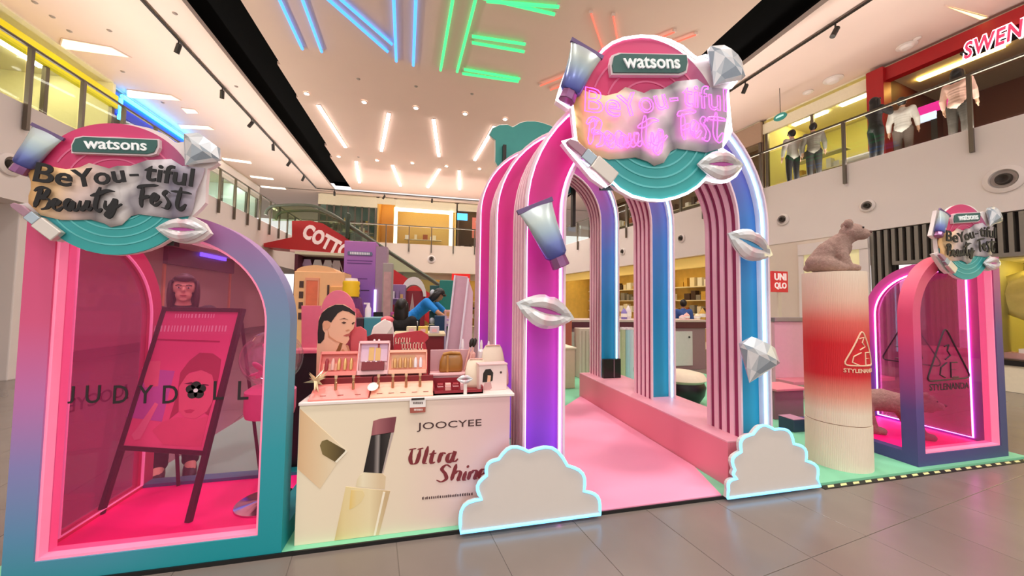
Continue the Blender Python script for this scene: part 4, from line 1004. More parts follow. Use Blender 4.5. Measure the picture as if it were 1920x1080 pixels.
# triangle mark on its pane and on the bear pillar
def triangle_mark(mb, P, r, y):
    mb.tube([(a, y, b) for a, b in P], r, 6, closed=True)
def rounded(P, f=.12):
    out = []
    n = len(P)
    for i in range(n):
        p = Vector(P[i]); a = Vector(P[i-1]); b = Vector(P[(i+1) % n])
        for k in range(5):
            t = k/4; s0 = p+(a-p)*f; s1 = p+(b-p)*f
            out.append(tuple((1-t)**2*s0+2*t*(1-t)*p+t*t*s1))
    return out
tri = [(at(1773, 612, Y=2.6)), (at(1822, 708, Y=2.6)), (at(1738, 716, Y=2.6))]
trl = rounded([(p.x-RBO.x, p.z-RBO.z) for p in tri])
mk = MB(); triangle_mark(mk, trl, .008, .055); part('triangle_mark', mk, ltr, rbth)
cxm = sum(p[0] for p in trl)/len(trl); czm = sum(p[1] for p in trl)/len(trl)
def glyphs3CE(cx, cz, s):
    return [[(cx-.05*s, cz+.2*s), (cx+.03*s, cz+.22*s), (cx-.0*s, cz+.14*s), (cx+.05*s, cz+.08*s), (cx-.04*s, cz+.03*s)],
            [(cx-.02*s, cz-.01*s), (cx-.13*s, cz-.07*s), (cx-.15*s, cz-.16*s), (cx-.06*s, cz-.2*s)],
            [(cx+.17*s, cz-.01*s), (cx+.05*s, cz-.01*s), (cx+.05*s, cz-.1*s), (cx+.14*s, cz-.1*s), (cx+.05*s, cz-.1*s), (cx+.05*s, cz-.2*s), (cx+.18*s, cz-.2*s)]]
mk = MB()
for g in glyphs3CE(cxm, czm, .8): mk.tube([(a, .055, b) for a, b in g], .007, 6)
part('lettering', mk, ltr, rbth)
a = at(1745, 733, Y=2.6); b = at(1818, 722, Y=2.6)
part('lettering', text_mesh('STYLENANDA', ext=.003, off=.006, box=(a.x-RBO.x, b.x-RBO.x, a.z-RBO.z, b.z-RBO.z+.03)), ltr, rbth, loc=(0, .058, 0))
mk = MB(); trs = rounded([(.75, 1.45), (1.05, .85), (.45, .85)])
mk.tube([(RBW-.03, a, b) for a, b in trs], .007, 6, closed=True)
for g in glyphs3CE(.75, 1.05, .8): mk.tube([(RBW-.03, a, b) for a, b in g], .006, 6)
part('side_mark', mk, ltr, rbth)

# ---------------------------------------------------------------- easel poster in the left booth
def proj(p):
    d = Vector(p)-Vector((0, 0, CAM_H)); return 960+CAM_F*d.dot(AX_R)/d.dot(AX_F), 540-CAM_F*d.dot(AX_U)/d.dot(AX_F)
FL_ = at(187, 965, Z=.107); FR_ = at(352, 980, Z=.107)
TL_ = at(302, 577, Y=FL_.y+.33); TR_ = at(446, 578, Y=FR_.y+.33)
U_ = (FR_-FL_).normalized(); V_ = ((TL_+TR_)/2-(FL_+FR_)/2).normalized(); N_ = V_.cross(U_)*-1; N_ = U_.cross(V_)
V_ = N_.cross(U_).normalized(); N_.normalize()
EO = (FL_+FR_)/2; EW = (FR_-FL_).length; EL = ((TL_+TR_)/2-EO).length
easel = thing('poster_easel', 'black folding easel with a pink cosmetics poster inside the left booth', 'easel')
easel.matrix_world = Matrix.Translation(EO) @ Matrix((U_, -N_, V_)).transposed().to_4x4()
def EPt(x, y):
    d = AX_R*((x-960)/CAM_F)+AX_U*((540-y)/CAM_F)+AX_F; o = Vector((0, 0, CAM_H))
    k = (EO-o).dot(N_)/d.dot(N_); p = o+d*k-EO; return (p.dot(U_), p.dot(V_))
EZ = lambda zx, zy: EPt(200+zx/3.6, 560+zy/3.6)
v0 = EPt(308, 840)[1]; hw = EW/2
M_eas = mat('easel_black', '#2a1018', .35)
for s in (-1, 1): part('front_leg', B(s*hw-.018, s*hw+.018, -.01, .02, 0, EL), M_eas, easel, bevel=.003)
part('top_bar', B(-hw, hw, -.012, .02, EL-.03, EL), M_eas, easel, bevel=.003); part('lower_bar', B(-hw, hw, -.012, .02, v0-.03, v0), M_eas, easel, bevel=.003)
part('poster_sheet', B(-hw+.018, hw-.018, -.002, .006, v0, EL-.03), grad('poster_pink', 'Z', .5, 1.45, [(0, '#f07c9c'), (.4, '#ee6c98'), (1, '#e0508c')], .35), easel)
def ptile(name, pts, m, y0, y1): return part(name, MB().prism([EZ(*p) for p in pts], y0, y1), m, easel)
ptile('printed_card', [(360,480),(462,488),(375,830),(138,800),(205,600)], mat('print_lavender', '#c47ac4', .4), -.0032, -.002)
ptile('printed_tube', [(268,425),(368,420),(350,590),(260,600),(243,470)], mat('print_rose', '#f0899c', .4), -.0036, -.0032)
ptile('printed_hair', [(425,815),(480,640),(500,500),(560,420),(630,365),(720,370),(775,410),(765,500),(735,640),(690,790),(650,760),(680,690),(720,560),(690,500),(640,480),(560,500),(500,580),(490,760)], mat('print_hair', '#b04660', .4), -.0038, -.0032)
ptile('printed_face', [(490,760),(490,600),(545,515),(640,482),(715,515),(735,600),(715,700),(680,760),(600,812),(530,800)], mat('print_skin', '#e87f90', .4), -.0042, -.0038)
ptile('printed_shoulder', [(310,890),(380,830),(480,800),(600,815),(690,790),(640,1000),(385,985)], mat('print_skin2', '#e4708a', .4), -.0040, -.0032)
ptile('printed_wand', [(330,700),(352,712),(262,890),(232,945),(190,955),(172,920),(205,880)], mat('print_wand', '#f3a0ae', .4), -.0044, -.0038)
ptile('printed_lips', [(525,755),(565,745),(600,752),(575,772),(540,772)], mat('print_lip', '#c8506e', .4), -.0046, -.0042)
for e in ([(525,575),(575,562),(610,575),(575,580)], [(650,575),(690,580),(695,588),(655,585)]): ptile('printed_brow', e, mat('print_dark', '#5a1830', .4), -.0046, -.0042)
wt = mat('print_white', '#f3c9d4', .4); rn = random.Random(4)
for x0, x1, y0, h in ((462, 725, 130, 26), (320, 815, 222, 40)):
    x = x0; mbt = MB()
    while x < x1:
        w = rn.uniform(10, 20); yy = y0+(x-x0)*.0
        mbt.prism([EZ(x, yy), EZ(x+w*.5, yy), EZ(x+w*.5+h*.18, yy-h), EZ(x+h*.18, yy-h)], -.0032, -.002); x += w+6
    part('printed_title', mbt, wt, easel)
ptile('printed_rule', [(330,270),(765,285),(765,296),(330,281)], mat('print_rule', '#b02a5e', .4), -.0032, -.002)
for s in (-1, 1):
    # rear legs swing back from the top hinge to the floor
    topw = easel.matrix_world @ Vector((s*(hw-.03), .02, EL-.02)); foot = Vector((topw.x+U_.y*-.9*0+.10, topw.y+.36, .107))
    foot = Vector((EO.x+U_.x*s*(hw-.03)+.22, EO.y+U_.y*s*(hw-.03)+.72, .108)); foot.y = min(foot.y, 3.36)
    inv = easel.matrix_world.inverted(); lo = inv @ foot; hi = inv @ topw
    part('rear_leg', MB().tube([lo, hi], .016, 4), M_eas, easel)
inv = easel.matrix_world.inverted()

# ---------------------------------------------------------------- globe stand in front of the right edge of the booth
gp = at(478, 948, Z=.107)
gs = thing('globe_stand', 'round chrome based stand holding a clear globe of pink petals', 'display stand', (-1.18, 3.0, .107))
gs.location = (gp.x+.06, gp.y+.03, .107)
part('base_disc', MB().lathe([(.001, 0), (.19, 0), (.19, .012), (.06, .03), (.02, .05), (.001, .05)], 32), mat('chrome', '#c9b6c2', .12, metal=1.0), gs, smooth=.5)
part('pole', MB().lathe([(.018, .04), (.018, .62)], 12), mat('chrome', '#c9b6c2', .12, metal=1.0), gs, smooth=.7)
part('tray', MB().lathe([(.001, .62), (.15, .62), (.16, .66), (.16, .80), (.12, .83), (.001, .83)], 24), mat('tray_pink', '#ee7fa8', .4), gs, smooth=.5)
part('globe', MB().ball((0, 0, 1.03), .20, 24, 14), pane('clear_globe', '#fbeef4', .14, milk=(.06, '#ffffff')), gs, smooth=3)
rn = random.Random(9)
for k in range(26):
    a = rn.uniform(0, 2*PI); r = rn.uniform(0, .11); z = rn.uniform(.90, 1.1)
    part('petal', MB().ball((0, 0, 0), (.05, .035, .012), 8, 5), mat('petal_pink' if k % 3 else 'petal_pale', '#ee86b0' if k % 3 else '#f6cfd8', .5), gs, smooth=2, loc=(r*math.cos(a), r*math.sin(a), z), rot=(rn.uniform(-1, 1), rn.uniform(-1, 1), a))

# ================================================================ CONSOLE WITH THE LIPSTICK PRINT
CO = Vector((-.79, 2.55, .022)); CW = 1.375; CH = .885
M_cprint = grad('counter_print', 'X', 0, 1.375, [(0, '#efe2c4'), (.45, '#ead9c0'), (.7, '#e6c8be'), (1, '#dcb2b4')], .4)
cnt = thing('display_counter', 'cream display counter with a giant lipstick print and lettering', 'counter', CO)
part('front_panel', B(0, CW, 0, .03, 0, CH-.02), M_cprint, cnt, bevel=.002)
part('side_panel', B(0, .03, .03, .62, 0, CH-.02), M_cprint, cnt); part('side_panel', B(CW-.03, CW, .03, .62, 0, CH-.02), M_cprint, cnt); part('back_panel', B(.03, CW-.03, .59, .62, 0, CH-.02), M_cprint, cnt)
part('counter_top', B(-.005, CW+.03, -.008, .63, CH-.02, CH), mat('counter_white', '#f0e2da', .35), cnt, bevel=.004)
def CP(zx, zy): p = at(480+zx/3, 720+zy/3, Y=2.549); return (max(.004, p.x-CO.x), max(.004, p.z-CO.z))
def dec(name, pts, m, d0=-.002, d1=.0): return part(name, MB().prism([CP(*p) for p in pts], d0, d1), m, cnt)
dec('printed_cap', [(240,140),(505,372),(440,470),(360,590),(232,478)], grad('print_cap', 'X', 0, .30, [(0, '#e0b98c'), (.5, '#e6cfa8'), (1, '#ece0c4')], .4))
dec('printed_cap_end', [(360,345),(372,320),(400,312),(505,372),(505,380),(450,440),(375,395)], grad('print_goldcap', 'X', .1, .3, [(0, '#8a7a4a'), (.5, '#6c5c34'), (1, '#3a2e1c')], .3), -.004, -.002)
dec('printed_cap_rim', [(505,366),(516,378),(455,442),(445,436),(500,380)], mat('print_rim', '#f4ecd4', .3), -.005, -.004)
dec('printed_bullet', [(660,208),(700,195),(790,184),(776,272),(648,292)], grad('print_bullet', 'X', .40, .56, [(0, '#7a3a40'), (.4, '#a8686c'), (1, '#7c3f48')], .3))
dec('printed_barrel', [(648,290),(760,272),(708,502),(604,496)], grad('print_barrel', 'X', .38, .55, [(0, '#0e0c0c'), (.45, '#2c2626'), (.6, '#9a918c'), (.68, '#1a1616'), (1, '#3a3432')], .25))
dec('printed_barrel_edge', [(762,275),(776,272),(716,500),(708,502)], mat('print_edge', '#b9a8a0', .3))
dec('printed_neck', [(585,512),(610,497),(708,502),(730,520),(724,592),(562,576),(570,535)], grad('print_neck', 'X', .32, .5, [(0, '#d9c48e'), (.4, '#efe4c4'), (1, '#ddc6a0')], .4))
dec('printed_case', [(505,578),(755,602),(690,886),(440,916)], grad('print_case', 'X', .2, .54, [(0, '#cdb070'), (.25, '#e8d49c'), (.7, '#ecdcb0'), (1, '#cdb186')], .4))
dec('printed_case_highlight', [(715,605),(728,606),(672,888),(660,890)], mat('print_hl', '#f6ecd4', .4), -.004, -.002)
dec('printed_amber_glow', [(535,596),(600,598),(612,625),(590,665),(550,695),(525,705),(530,640)], grad('print_amber', 'X', .22, .36, [(0, '#e6c05a'), (.6, '#eac668'), (1, '#e8d49c')], .4), -.003, -.002)
x0, zt = CP(905, 262); x1, _z = CP(1268, 240); zlo = CP(1085, 258)[1]; zhi = CP(1085, 208)[1]
part('lettering', text_mesh('JOOCYEE', ext=.002, off=.004, spacing=1.02, box=(x0, x1, zlo, zhi)), mat('print_brown', '#4a3030', .4), cnt)
ULTRA = [[(880,366),(868,418),(878,448),(902,442),(916,405),(925,366)], [(860,370),(902,362)], [(908,368),(942,360)], [(968,350),(955,400),(945,440),(962,446)], [(1002,372),(986,420),(988,444),(1008,438)], [(974,394),(1016,388)], [(1042,386),(1026,442)], [(1036,408),(1052,388),(1068,390)], [(1112,386),(1086,394),(1075,424),(1088,440),(1108,412),(1120,378),(1106,424),(1120,434),(1136,420)]]
SHINE = [[(1098,470),(1072,455),(1046,478),(1064,505),(1070,532),(1042,550),(1015,540)], [(1128,450),(1112,500),(1098,542)], [(1106,516),(1134,490),(1150,500),(1138,538),(1152,540)], [(1182,490),(1168,534),(1182,540)], [(1188,460),(1196,468)], [(1208,490),(1192,538)], [(1200,512),(1226,486),(1242,496),(1230,530),(1246,532)], [(1256,512),(1284,500),(1292,484),(1272,480),(1256,508),(1262,528),(1302,514)]]
for st in (ULTRA, SHINE): part('lettering', pen_text(st, CP, .006, .027, .002, nib=math.radians(88)), mat('print_maroon', '#7c2a30', .4), cnt)
rn = random.Random(2); mbt = MB(); x = 935
while x < 1215:
    w = rn.uniform(8, 15); sl = (x-935)*-.09
    mbt.prism([CP(x, 650+sl), CP(x+w*.55, 650+sl), CP(x+w*.55, 639+sl-rn.uniform(0, 6)), CP(x, 638+sl)], -.002, 0); x += w
part('small_print', mbt, mat('print_brown', '#4a3030', .4), cnt)
tg = thing('price_tag', 'white and brown price card clipped to the counter edge', 'tag', (CO.x, CO.y-.012, CO.z))
part('card', MB().prism([CP(865, 85), CP(955, 80), CP(955, 125), CP(865, 130)], -.004, 0), mat('card_white', '#efe6df', .4), tg); part('card_band', MB().prism([CP(866, 130), CP(954, 125), CP(953, 155), CP(868, 160)], -.004, 0), mat('card_brown', '#a8584a', .4), tg)
part('clip', MB().prism([CP(875, 78), CP(948, 74), CP(948, 84), CP(875, 88)], -.008, 0), M_dark, tg)
mbt = MB()
for i in range(8): mbt.prism([CP(884+i*7, 110), CP(888+i*7, 110), CP(890+i*7, 97), CP(886+i*7, 97)], -.005, -.004)
part('card_print', mbt, mat('print_brown', '#4a3030', .4), tg)
mbt = MB()
for i in range(7): mbt.prism([CP(890+i*7, 146), CP(894+i*7, 146), CP(895+i*7, 136), CP(890+i*7, 136)], -.005, -.004)
part('card_print', mbt, mat('card_white', '#efe6df', .4), tg)
# ================================================================ THINGS ON THE COUNTER
CT = CO.z+CH
M_coral = mat('coral_card', '#f08a80', .45, noise=.02); M_peach = mat('peach_card', '#f6b49a', .45, noise=.02); M_maroon = mat('maroon_card', '#7a1c24', .45, noise=.03)
M_rosegold = mat('rose_gold', '#c99872', .25, metal=.8); M_blush = mat('blush_card', '#f2bfc0', .45, noise=.02); M_creamc = mat('cream_cloth', '#ecdfc6', .7, noise=.03, bump=.1)
def wedge(x0, x1, y0, y1, h0, h1):
    return MB().prism([(y0, 0), (y1, 0), (y1, h1), (y0, h0)], x0, x1, 'yz')
def riser(xa, xb, label, m):
    A = at(xa, 752, Y=2.57).x; Bq = at(xb, 748, Y=2.57).x
    t = thing('tester_riser', label, 'display riser', ((A+Bq)/2, 2.565, CT)); w = (Bq-A)/2
    part('slope', wedge(-w, w, 0, .16, .01, .075), m, t, bevel=.003)
    part('back_step', B(-w, w, .16, .20, 0, .11), M_maroon, t)
    return t, w
r1, w1 = riser(577, 690, 'coral sloped tester riser at the left of the counter', M_coral)
r2, w2 = riser(693, 812, 'peach sloped tester riser in the middle of the counter', M_peach)
for t, w, n in ((r1, w1, 3), (r2, w2, 5)):
    for i in range(n):
        x = -w+2*w*(i+.75)/(n+.4)
        part('name_slot', MB().prism([(x-.018, .02), (x+.018, .02), (x+.018, .026), (x-.018, .026)], .0225, .0245, 'xy'), mat('slot_brown', '#7a3a34', .4), t, rot=(0, 0, 0), loc=(0, .012, .002))
part('round_inlay', MB().prism([(-.02+.035*math.cos(a), .05+.05*math.sin(a)) for a in [2*PI*k/16 for k in range(16)]], 0, .002, 'xy'), mat('inlay_cream', '#f3ddd2', .4), r2, loc=(-w2+.03, .02, .047), rot=(.38, 0, 0))
TEST = [(629, 'first on the coral riser'), (662, 'second on the coral riser'), (709, 'first on the peach riser'), (736, 'second on the peach riser'), (761, 'third on the peach riser'), (787, 'fourth on the peach riser')]
for x, w in TEST:
    p = at(x, 738, Y=2.66)
    t = thing('lipstick_tester', 'slim rose gold lipstick tester, '+w, 'lipstick', (p.x, 2.66, CT+.048), group='lipstick testers on the risers')
    part('tube', MB().lathe([(.010, 0), (.010, .05), (.0085, .052), (.0085, .075)], 10), M_rosegold, t, smooth=.5); part('cap_end', MB().lathe([(.0105, .075), (.0105, .095), (.001, .096)], 10), mat('tester_cap', '#e6c3a0', .3, metal=.5), t, smooth=.5)
gp_ = thing('gold_star_ornament', 'pale gold spiky star ornament at the counter left end', 'ornament', at(592, 722, Y=2.68)); gp_.location.z = CT+.11
mb = MB(); rn = random.Random(3)
for k in range(14):
    d = Vector((rn.uniform(-1, 1), rn.uniform(-.4, .4), rn.uniform(-.6, .8))).normalized(); q = d.orthogonal().normalized()*.016; r = d.cross(q).normalized()*.016
    e = d*rn.uniform(.05, .10); mb.add([q, r, -q, -r, e], [(0, 1, 4), (1, 2, 4), (2, 3, 4), (3, 0, 4), (3, 2, 1, 0)])
part('spikes', mb, mat('pale_gold', '#dcc59a', .3, metal=.5), gp_); part('stalk', MB().lathe([(.012, -.11), (.012, 0)], 8), mat('pale_gold', '#dcc59a', .3, metal=.5), gp_)

def tray(pa, pb, Y, label, m, fill):
    A = at(*pa, Y=Y); Bq = at(*pb, Y=Y); w = Bq.x-A.x; h = A.z-Bq.z; c = (A.x+Bq.x)/2
    t = thing('product_tray', label, 'display tray', (c, Y, max(CT+.115, Bq.z)), rot=(math.radians(-18), 0, 0))
    w /= 2
    part('back_plate', B(-w, w, .02, .028, 0, h), m, t)
    for a in ((-w, -w+.008, 0, h), (w-.008, w, 0, h), (-w, w, 0, .03), (-w, w, h-.02, h)): part('rim', B(a[0], a[1], -.012, .02, a[2], a[3]), m, t, bevel=.002)
    fill(t, w, h); 
    part('stand_foot', B(-w*.8, w*.8, .03, .09, -.11, .02), M_maroon, t)
    return t
def sw(t, w, h, n, cols, z0=.05, zh=.08):
    for i in range(n):
        x = -w*.8+1.6*w*(i+.5)/n
        part('product', MB().lathe([(.011, 0), (.013, .02), (.012, zh*.7), (.006, zh)], 10), cols[i % len(cols)], t, loc=(x, .0, z0), smooth=.6)
P_gold = mat('product_gold', '#dba86c', .3, metal=.5); P_pink = mat('product_pink', '#eab2a6', .4); P_clear = mat('product_pearl', '#e9dfe2', .2); P_red = mat('product_red', '#9c2c34', .35)
tray((598, 668), (669, 712), 2.80, 'coral product tray with gold bottles, left of three', M_coral, lambda t, w, h: (sw(t, w, h, 5, [P_red, P_pink, P_gold, P_gold, P_gold], .04, .085), part('shade_card', B(-w*.85, -w*.1, .012, .02, .04, .09), M_peach, t)))
def midfill(t, w, h):
    part('photo_card', B(-w*.85, w*.85, .012, .019, h*.4, h*.94), grad('lilac_card', 'Z', 0, .25, [(0, '#e9c3c9'), (1, '#cfa9c4')], .4), t)
    part('printed_bottle', B(-w*.35, -w*.02, .008, .012, h*.42, h*.82), mat('amber_print', '#dcae6a', .4), t); part('printed_bottle', B(w*.08, w*.4, .008, .012, h*.42, h*.8), mat('amber_print', '#dcae6a', .4), t)
    part('printed_stick', B(w*.2, w*.32, .006, .01, h*.8, h*.95), P_red, t)
    part('holder', B(-w*.7, w*.7, -.03, .012, h*.12, h*.36), M_maroon, t)
    sw(t, w*.8, h, 4, [P_clear, P_pink, P_clear, P_red], h*.2, .05)
    for s in (-.25, .05): part('clip_hook', MB().lathe([(.008, 0), (.008, .015), (.001, .02)], 8), P_clear, t, loc=(s*w+.02, .02, h))
tray((670, 649), (728, 712), 2.80, 'tall blush product tray with a lilac picture card, middle of three', M_blush, midfill)
tray((728, 663), (800, 706), 2.80, 'peach product tray with a row of gold bottles, right of three', M_peach, lambda t, w, h: (part('shade_card', B(-w*.85, w*.35, .012, .019, h*.25, h*.8), mat('tan_card', '#d9a77c', .4), t), sw(t, w, h, 6, [P_gold, P_gold, P_gold, P_gold, P_clear, P_clear], .045, .075)))

# model portrait cut out standing behind the trays
F_Y = 2.98
FO = Vector((at(625, 668, Y=F_Y).x, F_Y, CT))
def FP(zx, zy, Y=F_Y): p = at(570+zx/7.715, 540+zy/7.715, Y=Y); return (p.x-FO.x, max(.0, p.z-FO.z))
fs_ = thing('portrait_cutout', 'cut-out board of a dark haired model in profile on the counter', 'standee', FO)
def fpoly(name, pts, m, d0, d1, par=None): return part(name, MB().prism([FP(*p) for p in pts], d0, d1), m, par or fs_)
M_skin = mat('print_face_skin', '#efb896', .5, noise=.01); M_skin2 = mat('print_face_shade', '#d08f6a', .5); M_hairp = mat('print_face_hair', '#20140f', .5)
fpoly('board', [(175,1300),(185,860),(200,720),(205,520),(222,420),(285,325),(375,262),(480,232),(580,238),(680,300),(742,370),(745,470),(730,520),(715,590),(665,640),(640,690),(655,740),(620,800),(600,815),(690,950),(720,1300)], M_skin, 0, .012)
fpoly('hair', [(200,800),(198,650),(212,480),(258,362),(340,292),(450,242),(560,242),(660,290),(738,352),(742,402),(650,345),(560,325),(490,365),(440,430),(392,500),(340,470),(290,475),(265,520),(270,600),(302,650),(292,740),(240,800)], M_hairp, -.002, 0)
fpoly('ear', [(268,530),(285,485),(330,475),(375,500),(380,545),(350,590),(300,605)], mat('print_ear', '#e2a37e', .5), -.003, -.002)
for pts in ([(515,458),(580,432),(642,462),(600,450),(560,448)], [(540,503),(575,485),(615,500),(580,520)], [(688,515),(718,490),(736,500),(706,530)]): fpoly('brow_and_eye', pts, mat('print_brow', '#4a2c20', .5), -.002, 0)
fpoly('nose_shade', [(598,612),(640,598),(668,608),(622,628)], M_skin2, -.002, 0); fpoly('lips', [(565,690),(622,665),(678,648),(655,692),(618,702)], mat('print_lips', '#b85a4c', .5), -.002, 0)
fpoly('jaw_shade', [(345,600),(372,695),(470,765),(600,812),(560,800),(455,778),(355,712)], M_skin2, -.002, 0)
fpoly('neck_shade', [(430,990),(520,790),(560,800),(505,980)], mat('print_neck_dark', '#8a5426', .5), -.002, 0); fpoly('finger_shade', [(600,820),(640,830),(700,1000),(660,960)], M_skin2, -.002, 0); fpoly('finger_shade', [(540,900),(565,880),(650,980),(600,970)], M_skin2, -.002, 0)
part('support', B(-.05, .05, .012, .06, 0, .2), M_maroon, fs_)
def panel(name, pts, Y, th, m, label, z0=CT):
    W_ = [at(*p, Y=Y) for p in pts]; c = sum((w.x for w in W_))/len(W_)
    t = thing(name, label, 'display panel', (c, Y, z0))
    part('panel_board', MB().prism([(w.x-c, max(0, w.z-z0)) for w in W_], 0, th), m, t, bevel=.002)
    return t
M_rosep = mat('rose_panel', '#dd6f86', .5)
ar = [(602, 690)]+[(634+33*math.cos(math.radians(a)), 590-46*math.sin(math.radians(a))) for a in range(180, -1, -12)]+[(668, 690)]
panel('arched_panel', ar, 3.06, .02, M_rosep, 'rose arched panel rising behind the model portrait')
panel('side_panel_board', [(565, 652), (565, 573), (601, 573), (601, 652)], 3.56, .02, M_rosep, 'rectangular rose panel left of the model portrait', z0=at(570, 656, Y=3.5).z-.026)
bb = thing('black_plinth', 'matte black plinth between the booth and the counter', 'plinth', (at(572, 800, Y=3.52).x, 3.52, .022))
bw = at(600, 700, Y=3.52).x-at(544, 700, Y=3.52).x
part('plinth_body', B(-bw/2, bw/2, -.02, .5, 0, at(570, 656, Y=3.5).z-.022-.03), mat('plinth_black', '#0d0b0c', .5), bb, bevel=.004); part('plinth_top', B(-bw/2-.01, bw/2+.01, -.03, .5, at(570, 656, Y=3.5).z-.052, at(570, 656, Y=3.5).z-.026), M_rosep, bb)
panel('rounded_panel', [(656, 740), (657, 625), (663, 614), (676, 612), (687, 620), (689, 650), (682, 668), (680, 740)], 3.02, .015, mat('coral_red', '#d95a62', .5), 'rounded coral red panel right of the model portrait')
mp_ = panel('maroon_backboard', [(684, 740), (684, 633), (700, 626), (737, 626), (737, 740)], 3.12, .02, M_maroon, 'maroon backboard behind the middle tray')
lp = panel('lip_sign', [(737, 740), (738, 632), (742, 626), (768, 622), (790, 620), (803, 628), (804, 634), (797, 642), (802, 664), (802, 740)], 3.08, .02, mat('lip_sign_red', '#b32e3a', .45), 'red lip shaped sign with cream letters behind the right tray')
lz = lambda x, y: (at(x, y, Y=3.079).x-lp.location.x, at(x, y, Y=3.079).z-CT)
mbt = MB(); rn = random.Random(12)
for (x0, x1, yb, h) in ((741, 768, 645, 12), (753, 790, 657, 15)):
    x = x0
    while x < x1:
        mbt.prism([lz(x, yb), lz(x+1.6, yb), lz(x+2.2, yb-h), lz(x+.6, yb-h)], -.004, 0)
        if rn.random() < .6: mbt.prism([lz(x, yb-h*.1), lz(x+4, yb-h*.1), lz(x+4, yb-h*.25), lz(x, yb-h*.25)], -.004, 0)
        if rn.random() < .6: mbt.prism([lz(x+.5, yb-h), lz(x+4.4, yb-h), lz(x+4.4, yb-h*.86), lz(x+.5, yb-h*.86)], -.004, 0)
        x += 5.2
part('lettering', mbt, mat('lip_letter', '#eec8b0', .5), lp)

# right end: case with a brown pouch, red tray, lips on a stand, pouches, portrait box
M_red = mat('wine_red', '#8e1f2c', .4, noise=.03)
A = at(812, 742, Y=2.60); Bq = at(905, 738, Y=2.60)
t = thing('wine_tray', 'wine red open tray with small pink boxes at the counter right', 'tray', (A.x, 2.58, CT)); w = Bq.x-A.x
part('tray_base', B(0, w, 0, .2, 0, .012), M_red, t); part('tray_wall', B(0, w, 0, .008, 0, .03), M_red, t); part('tray_wall', B(0, w, .192, .2, 0, .08), M_red, t); part('tray_wall', B(0, .008, 0, .2, 0, .05), M_red, t); part('tray_wall', B(w-.008, w, 0, .2, 0, .05), M_red, t)
for i in range(4):
    b = thing('small_box', f'{("first","second","third","fourth")[i]} small rosy box in the wine red tray', 'box', (A.x+.03+i*.055, 2.64, CT+.0125), group='small boxes in the wine tray')
    part('carton', B(0, .04, 0, .05, 0, .05), (P_red, P_pink, P_red, M_blush)[i], b, bevel=.002); part('lid_band', B(-.001, .041, -.001, .051, .03, .036), M_blush, b)
A = at(806, 712, Y=2.84); Bq = at(884, 660, Y=2.84)
pc = thing('pink_case', 'open pink presentation case behind the wine tray', 'case', (A.x, 2.80, CT)); cw = Bq.x-A.x
part('case_base', B(0, cw, 0, .16, 0, .10), M_blush, pc, bevel=.004); part('case_lid', B(0, cw, .15, .165, .10, .27), mat('case_mauve', '#c99aa0', .45), pc, bevel=.004); part('case_rim', B(-.004, cw+.004, -.02, .02, .095, .112), M_blush, pc, bevel=.004)
rings = []
for z, w, d, o in ((0, .082, .045, 0), (.01, .09, .05, 0), (.08, .088, .045, .004), (.125, .075, .03, .008), (.145, .06, .012, .01)):
    rings.append([(o+w*max(-1, min(1, 1.25*math.cos(a))), d*max(-1, min(1, 1.25*math.sin(a))), z) for a in [2*PI*k/20 for k in range(20)]])
pu = thing('brown_pouch', 'folded tan brown leather pouch standing in the pink case', 'pouch', (at(845, 690, Y=2.86).x, 2.87, CT+.1125))
part('pouch_body', MB().loft(rings), mat('tan_leather', '#9a6526', .3, noise=.05), pu, smooth=1.2); part('pouch_strap', B(-.035, -.018, -.056, -.04, .0, .13), mat('tan_leather_light', '#b27a36', .3), pu, bevel=.003); part('pouch_flap', MB().tube([(-.06, -.02, .135), (0, -.03, .148), (.07, -.02, .14)], .012, 8), mat('tan_leather_light', '#b27a36', .3), pu, smooth=1)
ls = thing('lips_on_stand', 'pearl heart shaped lips ornament on a short white stand', 'ornament', (at(872, 735, Y=2.59).x, 2.575, CT+.03))
part('stand', B(-.012, .012, 0, .012, -.03, .05), mat('stand_white', '#f0e4dc', .4), ls, bevel=.003)
e = bpy.data.objects.new('lips', None); COL.objects.link(e); e.parent = ls; e.location = (-.005, -.004, .078); lips_parts(e, .115, insert=mat('lip_mauve', '#a85a6c', .4))
def pouch(x, y, Y, w, h, label, m, tilt=0):
    p = at(x, y, Y=Y); t = thing('cosmetic_pouch', label, 'pouch', (p.x, Y, CT), rot=(math.radians(-8), tilt, 0))
    rings = [[(w*a*math.cos(q), .035*b*math.sin(q), z) for q in [2*PI*k/18 for k in range(18)]] for z, a, b in ((.002, .85, .6), (h*.15, 1, 1), (h*.6, .98, .9), (h*.9, .8, .4), (h, .62, .12))]
    part('pouch_body', MB().loft(rings), m, t, smooth=1.2); part('zip', MB().tube([(-w*.6, -.01, h), (0, -.012, h*1.01), (w*.6, -.01, h)], .005, 6), P_pink, t)
pouch(893, 700, 2.74, .085, .22, 'cream rounded cosmetic pouch beside the portrait box', M_creamc)
pouch(925, 690, 2.92, .10, .30, 'taller ivory pouch behind the portrait box', mat('ivory_cloth', '#e6d7c2', .7, bump=.1))
pouch(947, 700, 2.80, .03, .16, 'narrow blush pouch at the counter right end', M_blush)
A = at(898, 735, Y=2.64); Bq = at(952, 682, Y=2.64)
pb = thing('portrait_box', 'pale pink box printed with a dark haired portrait', 'box', (A.x, 2.64, CT), rz=math.radians(6)); w = Bq.x-A.x; h = Bq.z-CT-.01
part('carton', B(0, w, 0, .09, 0, h), mat('pale_rose_box', '#ead0cb', .45), pb, bevel=.003); part('lid_fold', B(-.004, w+.004, -.006, .095, h, h+.012), mat('rose_box_lid', '#e3bcb9', .45), pb, bevel=.002)
pt = lambda P: [(a*w, b*h) for a, b in P]
